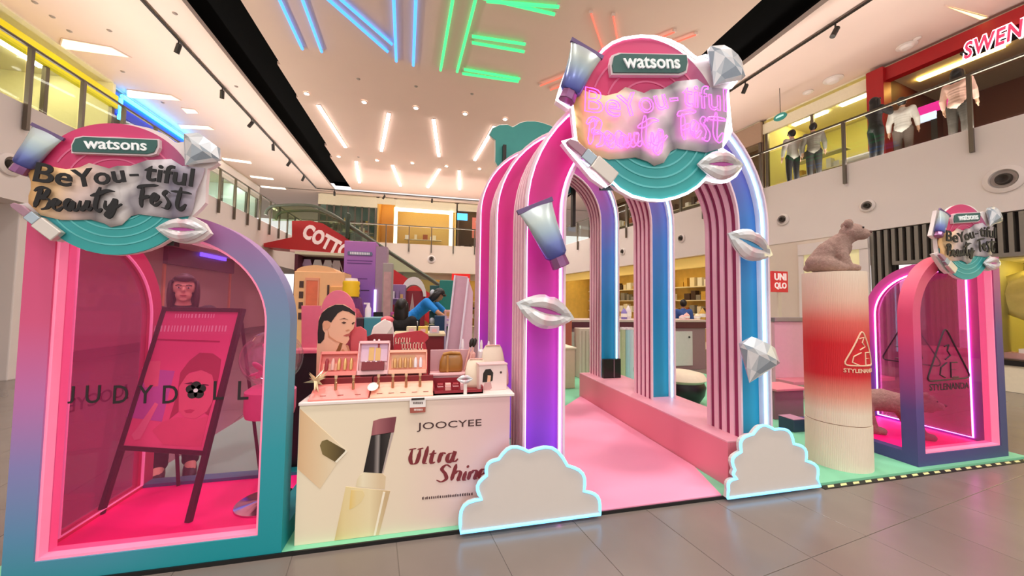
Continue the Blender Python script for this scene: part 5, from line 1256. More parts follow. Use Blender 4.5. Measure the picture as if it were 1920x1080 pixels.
part('printed_hair', MB().prism(pt([(.12, .35), (.14, .7), (.22, .85), (.4, .86), (.5, .7), (.48, .4), (.4, .35), (.42, .6), (.3, .62), (.28, .35)]), -.002, 0), M_hairp, pb); part('printed_face', MB().prism(pt([(.29, .36), (.3, .62), (.41, .6), (.41, .36)]), -.0015, 0), M_skin, pb); part('printed_body', MB().prism(pt([(.12, .05), (.2, .33), (.42, .34), (.46, .1), (.4, .04)]), -.0012, 0), mat('print_dress', '#c99a98', .5), pb); part('printed_dot', MB().prism(pt([(.78+.04*math.cos(k), .7+.05*math.sin(k)) for k in [2*PI*j/10 for j in range(10)]]), -.0015, 0), mat('print_brown', '#4a3030', .4), pb)
for x, y, h, m, w in ((868, 655, .20, mat('bottle_silver', '#e3dde4', .2, metal=.5), 'tall silver'), (886, 668, .16, P_pink, 'rosy'), (903, 655, .19, P_clear, 'pearl'), (917, 650, .18, mat('terracotta', '#b8604e', .5), 'terracotta'), (932, 648, .15, P_clear, 'short pearl')):
    p = at(x, y, Y=2.98); t = thing('cosmetic_bottle', f'{w} cosmetic bottle at the back of the counter right end', 'bottle', (p.x, 3.0, CT+.15))
    part('bottle_body', MB().lathe([(.001, -.15), (.026, -.15), (.027, h*.5), (.01, h*.62)], 14), m, t, smooth=.6); part('bottle_cap', MB().lathe([(.012, h*.62), (.012, h*.85), (.006, h), (.001, h)], 12), P_clear, t, smooth=.6)
for k, (x, y) in enumerate(((866, 638), (872, 634))):
    p = at(x, y, Y=2.86); b = thing('makeup_brush', ('left', 'right')[k]+' black tipped makeup brush behind the brown pouch', 'brush', (p.x, 2.985-.06, CT+.0), rot=(.0, .25, 0))
    part('handle', MB().lathe([(.006, 0.0), (.007, .30)], 8), P_pink, b, smooth=.6); part('bristles', MB().lathe([(.008, .30), (.018, .33), (.016, .36), (.004, .375)], 10), M_hairp, b, smooth=.8)
# ================================================================ MIDDLE GROUND, BEHIND THE COUNTER
def q2(x, y, Y): p = at(x, y, Y=Y); return p.x, p.z
def bx(name, pa, pb, Y, d, m, label, cat, ground=False, z0=.0, **k):
    A = at(*pa, Y=Y); Bq = at(*pb, Y=Y); c = (A.x+Bq.x)/2; w = (Bq.x-A.x)/2; zb = max(z0, .022 if Y < 7.5 else 0) if ground else Bq.z
    t = thing(name, label, cat, (c, Y, zb)); part('body', B(-w, w, 0, d, 0, A.z-zb), m, t, bevel=min(.01, w*.1)); return t, w, A.z-zb
# orange display house
M_or = mat('orange_display', '#f0b882', .5, noise=.03)
t, w, h = bx('orange_display_unit', (552, 508), (642, 640), 6.0, .5, M_or, 'peach orange display unit with arched top and dark niches', 'display unit', True)
part('arched_top', MB().prism([(-w, h)]+[(w*.8*math.cos(math.radians(a))-w*.15, h+.10*math.sin(math.radians(a))) for a in range(180, -1, -15)]+[(w, h)], .02, .48), M_or, t)
for k in range(4): part('niche', B(-w*.78, -w*.62, -.01, .0, h-.15-k*.16-.10, h-.15-k*.16), mat('niche_dark', '#4a2f28', .6), t)
part('picture_panel', B(-w*.5, -w*.05, -.015, 0, h-.62, h-.14), mat('picture_orange', '#e2704c', .5, noise=.2, nscale=6), t); part('picture_frame', MB().strip([(-w*.55, h-.66), (w*.0, h-.66), (w*.0, h-.10), (-w*.55, h-.10)], [(-w*.5, h-.62), (-w*.05, h-.62), (-w*.05, h-.14), (-w*.5, h-.14)], -.02, 0), mat('frame_salmon', '#e89a78', .5), t); part('niche', B(w*.32, w*.4, -.01, 0, h-.55, h-.2), mat('niche_dark', '#4a2f28', .6), t); part('side_tower', B(w*.45, w, -.05, .4, 0, h-.22), mat('amber_tower', '#e9a862', .5), t, bevel=.01)
t, w, h = bx('cream_sign_card', (578, 577), (612, 602), 5.6, .05, mat('cream_sign', '#f1e6d2', .5), 'small cream sign card with dark marks by the orange unit', 'sign')
for i in range(6): part('printed_mark', B(-w*.7+i*w*.25, -w*.7+i*w*.25+w*.1, -.004, 0, h*.62, h*.8), mat('print_brown', '#4a3030', .4), t)
for i in range(3): part('dark_slot', B(-w*.5+i*w*.4, -w*.5+i*w*.4+w*.25, -.004, 0, h*.1, h*.35), mat('niche_dark', '#4a2f28', .6), t)
part('post', B(-.03, .03, .01, .04, -at(595, 602, Y=5.6).z, 0), mat('cream_sign', '#f1e6d2', .5), t)
# maroon clothes shop under the escalator
mo = Vector((at(553, 474, Y=14).x, 14, 0)); mw_ = at(650, 474, Y=14).x-mo.x; mh = at(600, 478, Y=14).z
t = thing('maroon_stall', 'maroon stall with hanging pale garments under the escalator', 'stall', mo)
part('back_wall', B(0, mw_, .8, .9, 0, mh), mat('maroon_wall', '#5e1c30', .6), t); part('side_wall', B(0, .1, 0, .8, 0, mh), mat('maroon_wall', '#5e1c30', .6), t); part('roof', B(0, mw_, 0, .9, mh, mh+.1), M_ivory, t)
for k, (x, c) in enumerate(((.25, '#c9a8c8'), (.6, '#e6dcd6'), (.95, '#d8cbc8'), (1.25, '#cbb9b8'))):
    if x < mw_-.1: part('garment', MB().prism([(x-.15, mh-1.2), (x+.15, mh-1.2), (x+.12, mh-.3), (x+.22, mh-.55), (x+.1, mh-.12), (x-.1, mh-.12), (x-.22, mh-.55), (x-.12, mh-.3)], .5, .56), mat('garment_%d' % k, c, .8), t)
part('rail', MB().tube([(0, .53, mh-.1), (mw_, .53, mh-.1)], .02, 6), M_dark, t)
# purple banner tower
M_pur = grad('banner_purple', 'Z', 0, 2.8, [(0, '#6a4fb4'), (.6, '#8a58b8'), (1, '#c078c0')], .5)
t, w, h = bx('purple_banner_tower', (646, 451), (700, 640), 7.2, .35, M_pur, 'tall purple banner tower with a dark name plate and screen', 'banner', True)
part('lit_edge', B(w-.01, w+.03, -.03, .02, .3, h*.66), glow('lavender_led', '#cfc4ff', 2.2), t); part('side_panel', B(w, w+.2, .0, .3, 0, h-.08), mat('mauve_side', '#a98aa0', .5), t)
part('name_plate', MB().prism([(-w*.75, h-.27), (-w*.8, h-.24), (-w*.75, h-.2), (w*.75, h-.2), (w*.8, h-.24), (w*.75, h-.27)], -.02, 0), mat('plate_slate', '#6a7090', .4), t)
mbt = MB()
for i in range(12): mbt.box(-w*.62+i*w*.105, -w*.62+i*w*.105+w*.075, -.026, -.02, h-.257, h-.212)
part('plate_lettering', mbt, mat('plate_white', '#eeeaf4', .4), t)
for z, a, b in ((h-.38, -.8, .8), (h-.43, -.8, .75), (h-.72, -.5, .5)): part('printed_line', B(w*a, w*b, -.004, 0, z, z+.018), mat('line_purple', '#6e3c8a', .5), t)
part('screen', B(-w*.6, w*.05, -.03, 0, h-1.05, h-.8), mat('screen_black', '#0b090c', .2), t, bevel=.004); part('printed_line', B(w*.1, w*.65, -.004, 0, h-.94, h-.92), mat('line_dark', '#3c1f50', .5), t)
# yellow drum on a petal dispenser
yp = at(658, 556, Y=5.0)
t = thing('petal_dispenser', 'dispenser with ribbed yellow drum over a clear pink jar', 'dispenser', (yp.x, 5.0, .022))
zy = yp.z-.022
part('drum', MB().lathe([(.001, zy), (.10, zy)]+[(.10+.006*(k % 2), zy+.02+.03*k) for k in range(6)]+[(.10, zy+.2), (.001, zy+.2)], 20), mat('drum_yellow', '#f0c61c', .4), t, smooth=.4); part('drum_cap', MB().lathe([(.08, zy+.2), (.075, zy+.235), (.001, zy+.24)], 20), P_clear, t, smooth=.5)
part('jar', MB().lathe([(.001, zy-.45), (.15, zy-.45), (.17, zy-.25), (.13, zy-.02), (.1, zy)], 20), pane('jar_clear', '#f6dde2', .06), t, smooth=.8); part('petal_fill', MB().lathe([(.001, zy-.44), (.14, zy-.44), (.15, zy-.26), (.1, zy-.16), (.001, zy-.14)], 14), mat('fill_rose', '#c9707c', .6, noise=.3, nscale=40), t, smooth=.8)
part('pedestal', MB().lathe([(.2, 0), (.2, .04), (.12, .06), (.12, zy-.45)], 20), M_maroon, t, smooth=.4)
t, w, h = bx('teal_box', (682, 597), (713, 642), 4.4, .3, mat('teal_carton', '#3d8a98', .45), 'teal box with dark front corner behind the maroon board', 'box', True)
part('dark_face', B(-w-.12, -w, -.01, .3, .6, h), mat('dark_carton', '#33222c', .5), t); part('top_panel', B(-w, w, 0, .3, h, h+.01), mat('teal_light', '#79b4bc', .4), t)
t = thing('white_dispenser', 'small white bottle standing on the teal box', 'bottle', (at(685, 600, Y=4.45).x+.02, 4.5, at(697, 597, Y=4.4).z+.0105))
part('bottle_body', MB().lathe([(.001, 0), (.035, 0), (.035, .1), (.02, .13), (.018, .17), (.001, .17)], 14), P_clear, t, smooth=.6); part('nozzle', B(-.05, .0, -.008, .008, .15, .17), P_clear, t)
# black monitor behind the teal box
t, w, h = bx('black_display_frame', (700, 585), (716, 640), 4.9, .05, mat('screen_black', '#0b090c', .2), 'narrow black display frame behind the teal box', 'screen', True)
part('bezel', B(-w*.8, w*.8, -.008, 0, h*.6, h*.97), M_dark, t)
# tote bag in white
t = thing('white_tote', 'folded white paper bag with a coral top leaning by the maroon board', 'bag', (at(716, 645, Y=3.5).x, 3.5, at(716, 650, Y=3.5).z))
r = lambda x, y: (at(x, y, Y=3.5).x-t.location.x, at(x, y, Y=3.5).z-t.location.z)
part('bag_body', MB().prism([r(690, 643), r(700, 612), (r(722, 597)), r(734, 604), r(738, 635), r(737, 650)], 0, .12), mat('paper_white', '#efe9df', .6), t, bevel=.01); part('bag_fold', MB().prism([r(716, 640), r(735, 612), r(738, 636), r(728, 648)], -.01, 0), mat('paper_grey', '#c9c4ba', .6), t); part('coral_top', MB().ball((r(725, 600)[0], .05, r(725, 600)[1]), (.06, .05, .035), 12, 8), mat('coral_red', '#d95a62', .5), t, smooth=2)
part('counter_leg', B(-.1, .1, .02, .12, -t.location.z+.022, 0), M_maroon, t)
# white hooded red booth, teal column, dark blue column, slanted mauve boards
t, w, h = bx('red_hood_stall', (754, 545), (795, 640), 8.0, .4, mat('stall_red', '#a8323c', .5), 'red stall under a rounded white hood', 'stall', True)
pts = [(w*1.1*math.cos(math.radians(a)), h-.12+.42*math.sin(math.radians(a))) for a in range(180, -1, -12)]; pin = [(w*.85*math.cos(math.radians(a)), h-.12+.25*math.sin(math.radians(a))) for a in range(180, -1, -12)]
part('white_hood', MB().strip(pts, pin, -.1, .4, closed=False), mat('hood_white', '#efe8e0', .5), t, smooth=.5)
part('poster_figure', MB().prism([(-w*.2, h-.75), (-w*.3, h-.4), (-w*.1, h-.05), (w*.1, h-.4), (w*.35, h-.7)], -.02, 0), mat('print_cream', '#e9c4b4', .5), t)
t, w, h = bx('lilac_shelf_unit', (735, 533), (757, 640), 7.55, .4, mat('lilac_unit', '#9a7aa8', .5), 'lilac shelf unit with small goods beside the red stall', 'shelf unit', True)
rn = random.Random(5)
for k in range(5):
    part('shelf', B(-w, w, -.12, 0, h-.3-.28*k, h-.28-.28*k), mat('lilac_shelf', '#c9a9cf', .4), t)
    for j in range(3): part('product_box', B(-w*.9+j*w*.62, -w*.9+j*w*.62+w*.4, -.1, -.02, h-.28-.28*k, h-.28-.28*k+rn.uniform(.08, .17)), rn.choice([P_pink, P_red, P_clear, P_gold, mat('lilac_unit', '#9a7aa8', .5)]), t)
t, w, h = bx('grey_frame_stand', (718, 493), (733, 640), 6.6, .15, mat('stand_grey', '#a59a96', .5), 'tall narrow grey frame stand beside the purple tower', 'stand', True)
part('picture', B(-w*.75, w*.75, -.01, 0, h*.45, h*.93), mat('stand_rose', '#c49a9a', .5, noise=.2, nscale=8), t)
t, w, h = bx('teal_column', (825, 525), (850, 640), 7.5, .4, mat('teal_column', '#1f7f74', .5), 'plain teal column panel in the middle of the stalls', 'panel', True)
part('lower_face', B(-w, w, -.02, 0, 0, h*.35), mat('navy_panel', '#123a5c', .5), t)
t, w, h = bx('white_shelf_goods', (806, 535), (826, 640), 7.9, .4, mat('dark_teal_unit', '#2d5a58', .5), 'dark teal shelf stacked with pale packages', 'shelf unit', True)
for k in range(4):
    part('shelf', B(-w, w, -.12, 0, h-.25-.3*k, h-.23-.3*k), M_ivory, t)
    for j in range(2): part('package', MB().ball((-w*.5+j*w, -.06, h-.16-.3*k), (w*.45, .05, .07), 10, 6), mat('package_pearl', '#cfd2da', .3), t, smooth=2)
t, w, h = bx('navy_board_stand', (815, 592), (836, 670), 5.6, .1, mat('navy_panel', '#123a5c', .5), 'dark navy upright panel left of the mauve boards', 'panel', True)
part('edge_strip', B(w-.03, w, -.01, 0, 0, h), mat('edge_lilac', '#bfb4cc', .4), t)
def slab(pts, Y, th, m, label):
    W_ = [at(*p, Y=Y) for p in pts]; c = sum(w.x for w in W_)/len(W_); zb = .022
    t = thing('mauve_board', label, 'panel', (c, Y, zb)); P = [(w.x-c, max(0, w.z-zb)) for w in W_]
    part('board', MB().prism(P, 0, th), m, t, bevel=.004); part('lit_edge', MB().tube([(P[0][0], -.012, P[0][1]), (P[1][0], -.012, P[1][1])], .012, 6), mat('board_edge', '#ece2ee', .4), t)
slab([(817, 840), (853, 516), (878, 519), (853, 840)], 4.2, .04, mat('mauve_board', '#cda4b2', .45), 'leaning mauve board, left of the pair beside the arch')
slab([(840, 860), (878, 522), (887, 548), (880, 860)], 3.95, .04, mat('mauve_board2', '#d6b0bc', .45), 'narrow leaning mauve board, right of the pair beside the arch')
# table with cream packages where the helper bends
t = thing('stall_table', 'maroon table with cream packages in front of the bending helper', 'table', (at(790, 615, Y=4.6).x, 4.6, .022))
tz = at(790, 626, Y=4.6).z-.022
part('table_top', B(-.35, .3, 0, .5, tz-.03, tz), mat('table_cream', '#d9c9a0', .5), t, bevel=.004); part('table_body', B(-.33, .28, .02, .48, 0, tz-.03), M_maroon, t)
for k, (x, m) in enumerate(((-.12, mat('pack_cream', '#e9dcb4', .5)), (.02, mat('pack_lemon', '#e9c85a', .5)), (.16, mat('pack_pearl', '#d8cfd6', .4)))):
    b = thing('package', ('cream', 'lemon yellow', 'pearl')[k]+' package on the maroon table', 'package', (t.location.x+x, 4.68, .022+tz)); part('pack_body', B(-.06, .06, -.05, .05, 0, .09), m, b, bevel=.008); part('pack_label', B(-.03, .03, -.053, -.05, .02, .06), M_blush, b)

# ---------------------------------------------------------------- seen under and through the arches
t, w, h = bx('beige_cabinet', (1040, 655), (1078, 770), 6.2, .5, mat('beige_cabinet', '#dccbb0', .5), 'beige cabinet at the far end of the walkway', 'cabinet', True)
part('cabinet_top', B(-w-.02, w+.02, -.02, .52, h, h+.03), M_ivory, t, bevel=.004)
t, w, h = bx('orange_standing_board', (1050, 590), (1072, 680), 7.2, .1, mat('terracotta_board', '#c9704e', .5), 'terracotta board behind the beige cabinet', 'panel', True)
part('board_face', B(-w*.8, w*.8, -.01, 0, h*.2, h*.95), mat('terracotta', '#b8604e', .5), t)
t, w, h = bx('cream_suitcase', (1087, 616), (1116, 730), 7.0, .3, mat('suitcase_cream', '#d8c9ba', .4), 'ribbed cream upright case behind the pink kerb', 'case', True)
for k in range(4): part('case_rib', B(-w*.8+k*w*.5, -w*.8+k*w*.5+w*.15, -.015, 0, h*.05, h*.95), mat('suitcase_rib', '#c4b3a4', .4), t)
cn = thing('wine_counter', 'long shop counter with dark wine red top seen through the arches', 'counter', (3.6, 7.6, 0))
ztop = at(1290, 600, Y=7.6).z
part('counter_top', B(-.9, 3.2, 0, .9, ztop-.05, ztop), mat('counter_stone', '#cdb8ae', .4), cn, bevel=.005); part('top_band', B(-.9, 3.2, .02, .88, ztop-.2, ztop-.05), mat('wine_band', '#5e2430', .4), cn); part('counter_front', B(-.85, 3.15, .06, .85, 0, ztop-.2), mat('counter_mauve', '#9a7c82', .5), cn)
for k in range(3): part('white_door', B(-.5+k*1.2, .35+k*1.2, .03, .06, .1, ztop-.28), mat('door_white', '#d5d2d0', .4), cn, bevel=.004)
for k in range(3): part('door_knob', MB().ball((.25+k*1.2, .02, ztop-.42), .025, 8, 6), M_dark, cn)
for k, x in enumerate((1150, 1172, 1180, 1282, 1290, 1310, 1320)):
    p = at(x, 592, Y=7.9); b = thing('counter_goods', 'small item on the wine topped counter, %s from the left' % ('first', 'second', 'third', 'fourth', 'fifth', 'sixth', 'seventh')[k], 'package', (p.x, 7.95, ztop)); hh = (.22, .28, .35, .12, .18, .16, .3)[k]
    part('item_body', MB().lathe([(.001, 0), (.07, 0), (.075, hh*.6), (.04, hh*.8), (.001, hh)], 10), [P_clear, mat('lavender_item', '#8a7ac0', .4), P_clear, M_blush, P_pink, GOODS[0], GOODS[4]][k], b, smooth=.7); part('item_label', MB().lathe([(.0765, hh*.2), (.0775, hh*.5)], 10, cap=False), GOODS[3], b)
ot = thing('quilted_ottoman', 'round black seat with a cream quilted cushion behind the kerb', 'stool', (at(1285, 760, Y=4.9).x, 5.0, .022))
sz = at(1285, 705, Y=4.9).z
part('seat_base', MB().lathe([(.001, 0), (.25, 0), (.34, .15), (.36, sz*.6), (.33, sz*.75), (.001, sz*.76)], 24), mat('seat_black', '#120d10', .4), ot, smooth=.8); part('cushion', MB().lathe([(.33, sz*.75), (.38, sz*.85), (.33, sz*1.02), (.18, sz*1.1), (.001, sz*1.12)], 24), mat('cushion_cream', '#d9cdb4', .6, bump=.2, bscale=20), ot, smooth=1.2)
# green/pastel standing tubes behind the rear leg
for k, (x, c) in enumerate(((1168, '#b9c49a'), (1176, '#a9d5dc'), (1183, '#c9dfe6'))):
    p = at(x, 740, Y=6.3); b = thing('pastel_post', ('sage green', 'aqua', 'pale blue')[k]+' slim upright post behind the rear arch leg', 'post', (p.x, 6.3, .022)); part('post_body', MB().lathe([(.05, 0), (.05, at(x, 620, Y=6.3).z)], 10), mat('pastel_%d' % k, c, .4), b, smooth=.6); part('post_cap', MB().lathe([(.055, 0), (.055, .04), (.001, .045)], 10), P_clear, b, loc=(0, 0, at(x, 620, Y=6.3).z))
# mauve bench and dark cube on the green deck left of the pillar
t, w, h = bx('mauve_bench', (1452, 733), (1508, 785), 4.0, .35, mat('bench_mauve', '#8f6a72', .5), 'mauve box bench on the mint platform behind the bear pillar', 'bench', True, z0=.022)
part('bench_seat', B(-w-.02, w+.02, -.05, .37, h, h+.03), mat('bench_pink', '#d9838f', .5), t, bevel=.006)
t, w, h = bx('navy_cube', (1488, 788), (1512, 815), 3.55, .2, mat('navy_cube', '#2c4258', .5), 'small navy cube on the mint platform by the bear pillar', 'box', True, z0=.022)
part('cube_top', B(-w, w, 0, .2, h, h+.006), mat('cube_lilac', '#b88aa0', .5), t)

# loose goods piled on the stalls in the middle ground
rn = random.Random(17)
PK = sorted([(738, 612, 6.2), (745, 600, 6.55), (752, 616, 6.0), (762, 606, 6.3), (742, 588, 6.6), (757, 590, 6.6), (770, 618, 5.9), (776, 606, 6.2), (730, 622, 5.8), (838, 600, 6.0), (828, 612, 5.8), (842, 584, 6.3)])
ORD = ('leftmost', 'second', 'third', 'fourth', 'fifth', 'sixth', 'seventh', 'eighth', 'ninth', 'third last', 'second last', 'rightmost')
for k, (x, y, Y_) in enumerate(PK):
    cn_ = ('lilac', 'rosy', 'magenta', 'pearl', 'blush')[k % 5]
    p = at(x, y, Y=Y_); b = thing('goods_stand', f'{cn_} pack on a thin stand among the far stalls, {ORD[k]} from the left', 'package', (p.x, Y_, .022), group='small packs among the far stalls')
    w = rn.uniform(.05, .09); h = rn.uniform(.09, .16)
    part('pack', B(-w, w, -.05, .05, p.z-.022-h, p.z-.022+h*.2), [mat('pack_lilac', '#b48ac0', .4), P_pink, mat('pack_magenta', '#b04a8c', .4), P_clear, M_blush][k % 5], b, bevel=.006); part('pack_label', B(-w*.6, w*.6, -.053, -.05, p.z-.022-h*.6, p.z-.022-h*.1), [P_red, P_clear, P_gold][k % 3], b); part('stand_pole', MB().lathe([(.05, 0), (.05, .01), (.012, .02), (.012, p.z-.022-h)], 10), M_dark, b)
# ================================================================ BEAR PILLAR
PC = Vector((4.0, 2.8, .022)); PR = .25; PH = 1.885
M_pil = grad('pillar_gradient', 'Z', 0, 1.885, [(0, '#e9dcc6'), (.28, '#e9d8c0'), (.36, '#e29a84'), (.47, '#cf1a26'), (.63, '#cf141f'), (.74, '#de6458'), (.85, '#e6bca4'), (1, '#e8d6bf')], .55)
pil = thing('bear_pillar', 'tall fluted round pillar fading from cream to red', 'pillar', PC)
def fluted(r, z0, z1, n=240):
    vs = []; fs = []
    for z in (z0, z1):
        for k in range(n): rr = r-(.0016 if k % 2 else 0); a = 2*PI*k/n; vs.append((rr*math.cos(a), rr*math.sin(a), z))
    fs = [(k, (k+1) % n, n+(k+1) % n, n+k) for k in range(n)]+[tuple(range(n-1, -1, -1)), tuple(range(n, 2*n))]
    return MB().add(vs, fs)
part('fluted_drum', fluted(PR, .425, PH), M_pil, pil); part('fluted_base', fluted(PR+.004, 0, .418), M_pil, pil); part('joint_ring', MB().lathe([(PR-.006, .417), (PR-.006, .426)], 64), mat('joint_dark', '#8c6f58', .6), pil)
TH = math.radians(264); cyl = lambda u, z: (math.cos(TH+u/PR)*(PR+.003), math.sin(TH+u/PR)*(PR+.003), z)
M_mark = mat('mark_cream', '#f2cfae', .4)
mk = MB(); tr_ = rounded([(0, 1.335), (.165, .99), (-.165, .99)], .16)
dense = []
for a, b in zip(tr_, tr_[1:]+tr_[:1]):
    for k in range(4): dense.append((a[0]+(b[0]-a[0])*k/4, a[1]+(b[1]-a[1])*k/4))
mk.tube([cyl(*p) for p in dense], .0065, 6, closed=True); part('triangle_mark', mk, M_mark, pil)
mk = MB()
for g in glyphs3CE(0, 1.12, .62): mk.tube([cyl(*p) for p in smooth_path(g, 3)] if False else [cyl(p[0], p[1]) for p in g], .0055, 6)
part('lettering', mk, M_mark, pil)
tm = text_mesh('STYLENANDA', ext=.004, off=.012, box=(-.16, .16, .925, .962)); tm.v = [tuple(Vector(cyl(v[0], v[2]))*1.0+Vector((math.cos(TH+v[0]/PR), math.sin(TH+v[0]/PR), 0))*(-v[1])) for v in tm.v]
part('lettering', tm, M_mark, pil)

# ================================================================ SOFT FIGURES
def skin(verts, edges, radii, sub=2):
    """overlapping ellipsoids swept along every bone; fuse() melts them into one surface"""
    mb = MB(); rr = [r if isinstance(r, tuple) else (r, r) for r in radii]
    for a, b in edges:
        A, Bq = Vector(verts[a]), Vector(verts[b]); ra, rb_ = rr[a], rr[b]
        n = max(2, int((A-Bq).length/(min(ra[0], ra[1], rb_[0], rb_[1])*.75))+1)
        for k in range(n+1):
            f = k/n; p = A+(Bq-A)*f; x = ra[0]+(rb_[0]-ra[0])*f; y = ra[1]+(rb_[1]-ra[1])*f
            mb.ball(p, (x, y, min(x, y)), *((12, 8) if x > .03 else (8, 5)))
    return mb
def fuse(mbs, voxel, smooth_it=4):
    mb = MB()
    for q in mbs: mb.add(q.v, q.f)
    me = bpy.data.meshes.new('fuse'); me.from_pydata(mb.v, [], mb.f); me.update(); o = bpy.data.objects.new('fuse', me); COL.objects.link(o)
    r = o.modifiers.new('r', 'REMESH'); r.mode = 'VOXEL'; r.voxel_size = voxel
    s = o.modifiers.new('s', 'SMOOTH'); s.factor = .5; s.iterations = smooth_it
    bpy.context.view_layer.update()
    ev = bpy.data.meshes.new_from_object(o.evaluated_get(bpy.context.evaluated_depsgraph_get()))
    bpy.data.objects.remove(o); bpy.data.meshes.remove(me)
    ev.polygons.foreach_set('use_smooth', [True]*len(ev.polygons))
    return ev
M_fur = mat('plush_fur', '#a88c80', .95, noise=.22, nscale=55, bump=.9, bscale=160, spec=.1)
M_nose = mat('plush_nose', '#5a3a34', .5)
def bear_body(J, E, Rr, balls, voxel, rn):
    mbs = [skin(J, E, Rr)]
    for c, r in balls: mbs.append(MB().ball(c, r, 16, 10))
    me = fuse(mbs, voxel, 3)
    n_ = len(me.vertices); co = [0.0]*(3*n_); no = [0.0]*(3*n_)   # short plush tufts
    me.vertices.foreach_get('co', co); me.vertices.foreach_get('normal', no)
    for i in range(n_):
        k = rn.uniform(-.0022, .0035)
        for j in range(3): co[3*i+j] += no[3*i+j]*k
    me.vertices.foreach_set('co', co); me.update()
    return me
rn = random.Random(8)
J = [(-.09, 0, .115), (-.03, 0, .215), (.05, 0, .295), (.11, 0, .35), (.155, 0, .385), (.205, 0, .37), (.065, -.075, .17), (.10, -.08, .045), (.165, -.08, .032), (.065, .075, .17), (.10, .08, .045), (.165, .08, .032), (-.03, -.10, .07), (.06, -.115, .035), (-.03, .10, .07), (.06, .115, .035)]
E_ = [(0, 1), (1, 2), (2, 3), (3, 4), (4, 5), (2, 6), (6, 7), (7, 8), (2, 9), (9, 10), (10, 11), (0, 12), (12, 13), (0, 14), (14, 15)]
Rr = [.115, .105, .088, .075, .078, .046, .050, .042, .034, .050, .042, .034, .07, .04, .07, .04]
bear = thing('plush_bear', 'seated dusty brown plush bear on top of the red pillar', 'plush bear', PC+Vector((-.0, 0, PH+.006)), rz=math.radians(-48))
o = link('body', bear_body(J, E_, Rr, [((.15, 0, .395), (.098, .092, .088)), ((.222, 0, .37), (.062, .06, .055)), ((.115, -.078, .478), (.036, .032, .042)), ((.115, .078, .478), (.036, .032, .042)), ((.05, 0, .25), (.10, .095, .12)), ((-.1, 0, .1), (.12, .13, .1)), ((-.20, 0, .05), .035)], .009, rn), M_fur, bear)
part('nose', MB().ball((.282, 0, .388), (.016, .02, .014), 12, 8), M_nose, bear, smooth=2)
for s in (-1, 1): part('eye', MB().ball((.226, s*.05, .43), .009, 10, 6), mat('eye_black', '#120c0a', .15), bear, smooth=2)
pw = at(1742, 810, Z=.11); pb_ = at(1655, 745, Y=3.2)
J = [(-.22, 0, .30), (-.05, 0, .33), (.10, 0, .31), (.20, 0, .33), (.30, 0, .30), (.14, -.10, .19), (.20, -.11, .04), (.27, -.11, .03), (.14, .10, .19), (.20, .11, .04), (.27, .11, .03), (-.20, -.11, .17), (-.16, -.12, .04), (-.09, -.12, .03), (-.20, .11, .17), (-.16, .12, .04), (-.09, .12, .03)]
E2 = [(0, 1), (1, 2), (2, 3), (3, 4), (2, 5), (5, 6), (6, 7), (2, 8), (8, 9), (9, 10), (0, 11), (11, 12), (12, 13), (0, 14), (14, 15), (15, 16)]
R2 = [.11, .115, .10, .08, .05, .055, .042, .035, .055, .042, .035, .065, .048, .04, .065, .048, .04]
b2 = thing('plush_bear', 'crawling dusty pink plush bear inside the right booth', 'plush bear', (5.27, 3.14, .107), rz=math.radians(-42), scale=1.12)
link('body', bear_body(J, E2, R2, [((.27, 0, .35), (.09, .09, .085)), ((.36, 0, .32), (.05, .045, .04)), ((.25, -.075, .43), (.03, .026, .034)), ((.25, .075, .43), (.03, .026, .034)), ((-.33, 0, .31), .04)], .010, rn), M_fur, b2)
part('nose', MB().ball((.408, 0, .335), (.016, .02, .014), 12, 8), M_nose, b2, smooth=2)
for s in (-1, 1): part('eye', MB().ball((.335, s*.05, .375), .009, 10, 6), mat('eye_black', '#120c0a', .15), b2, smooth=2)

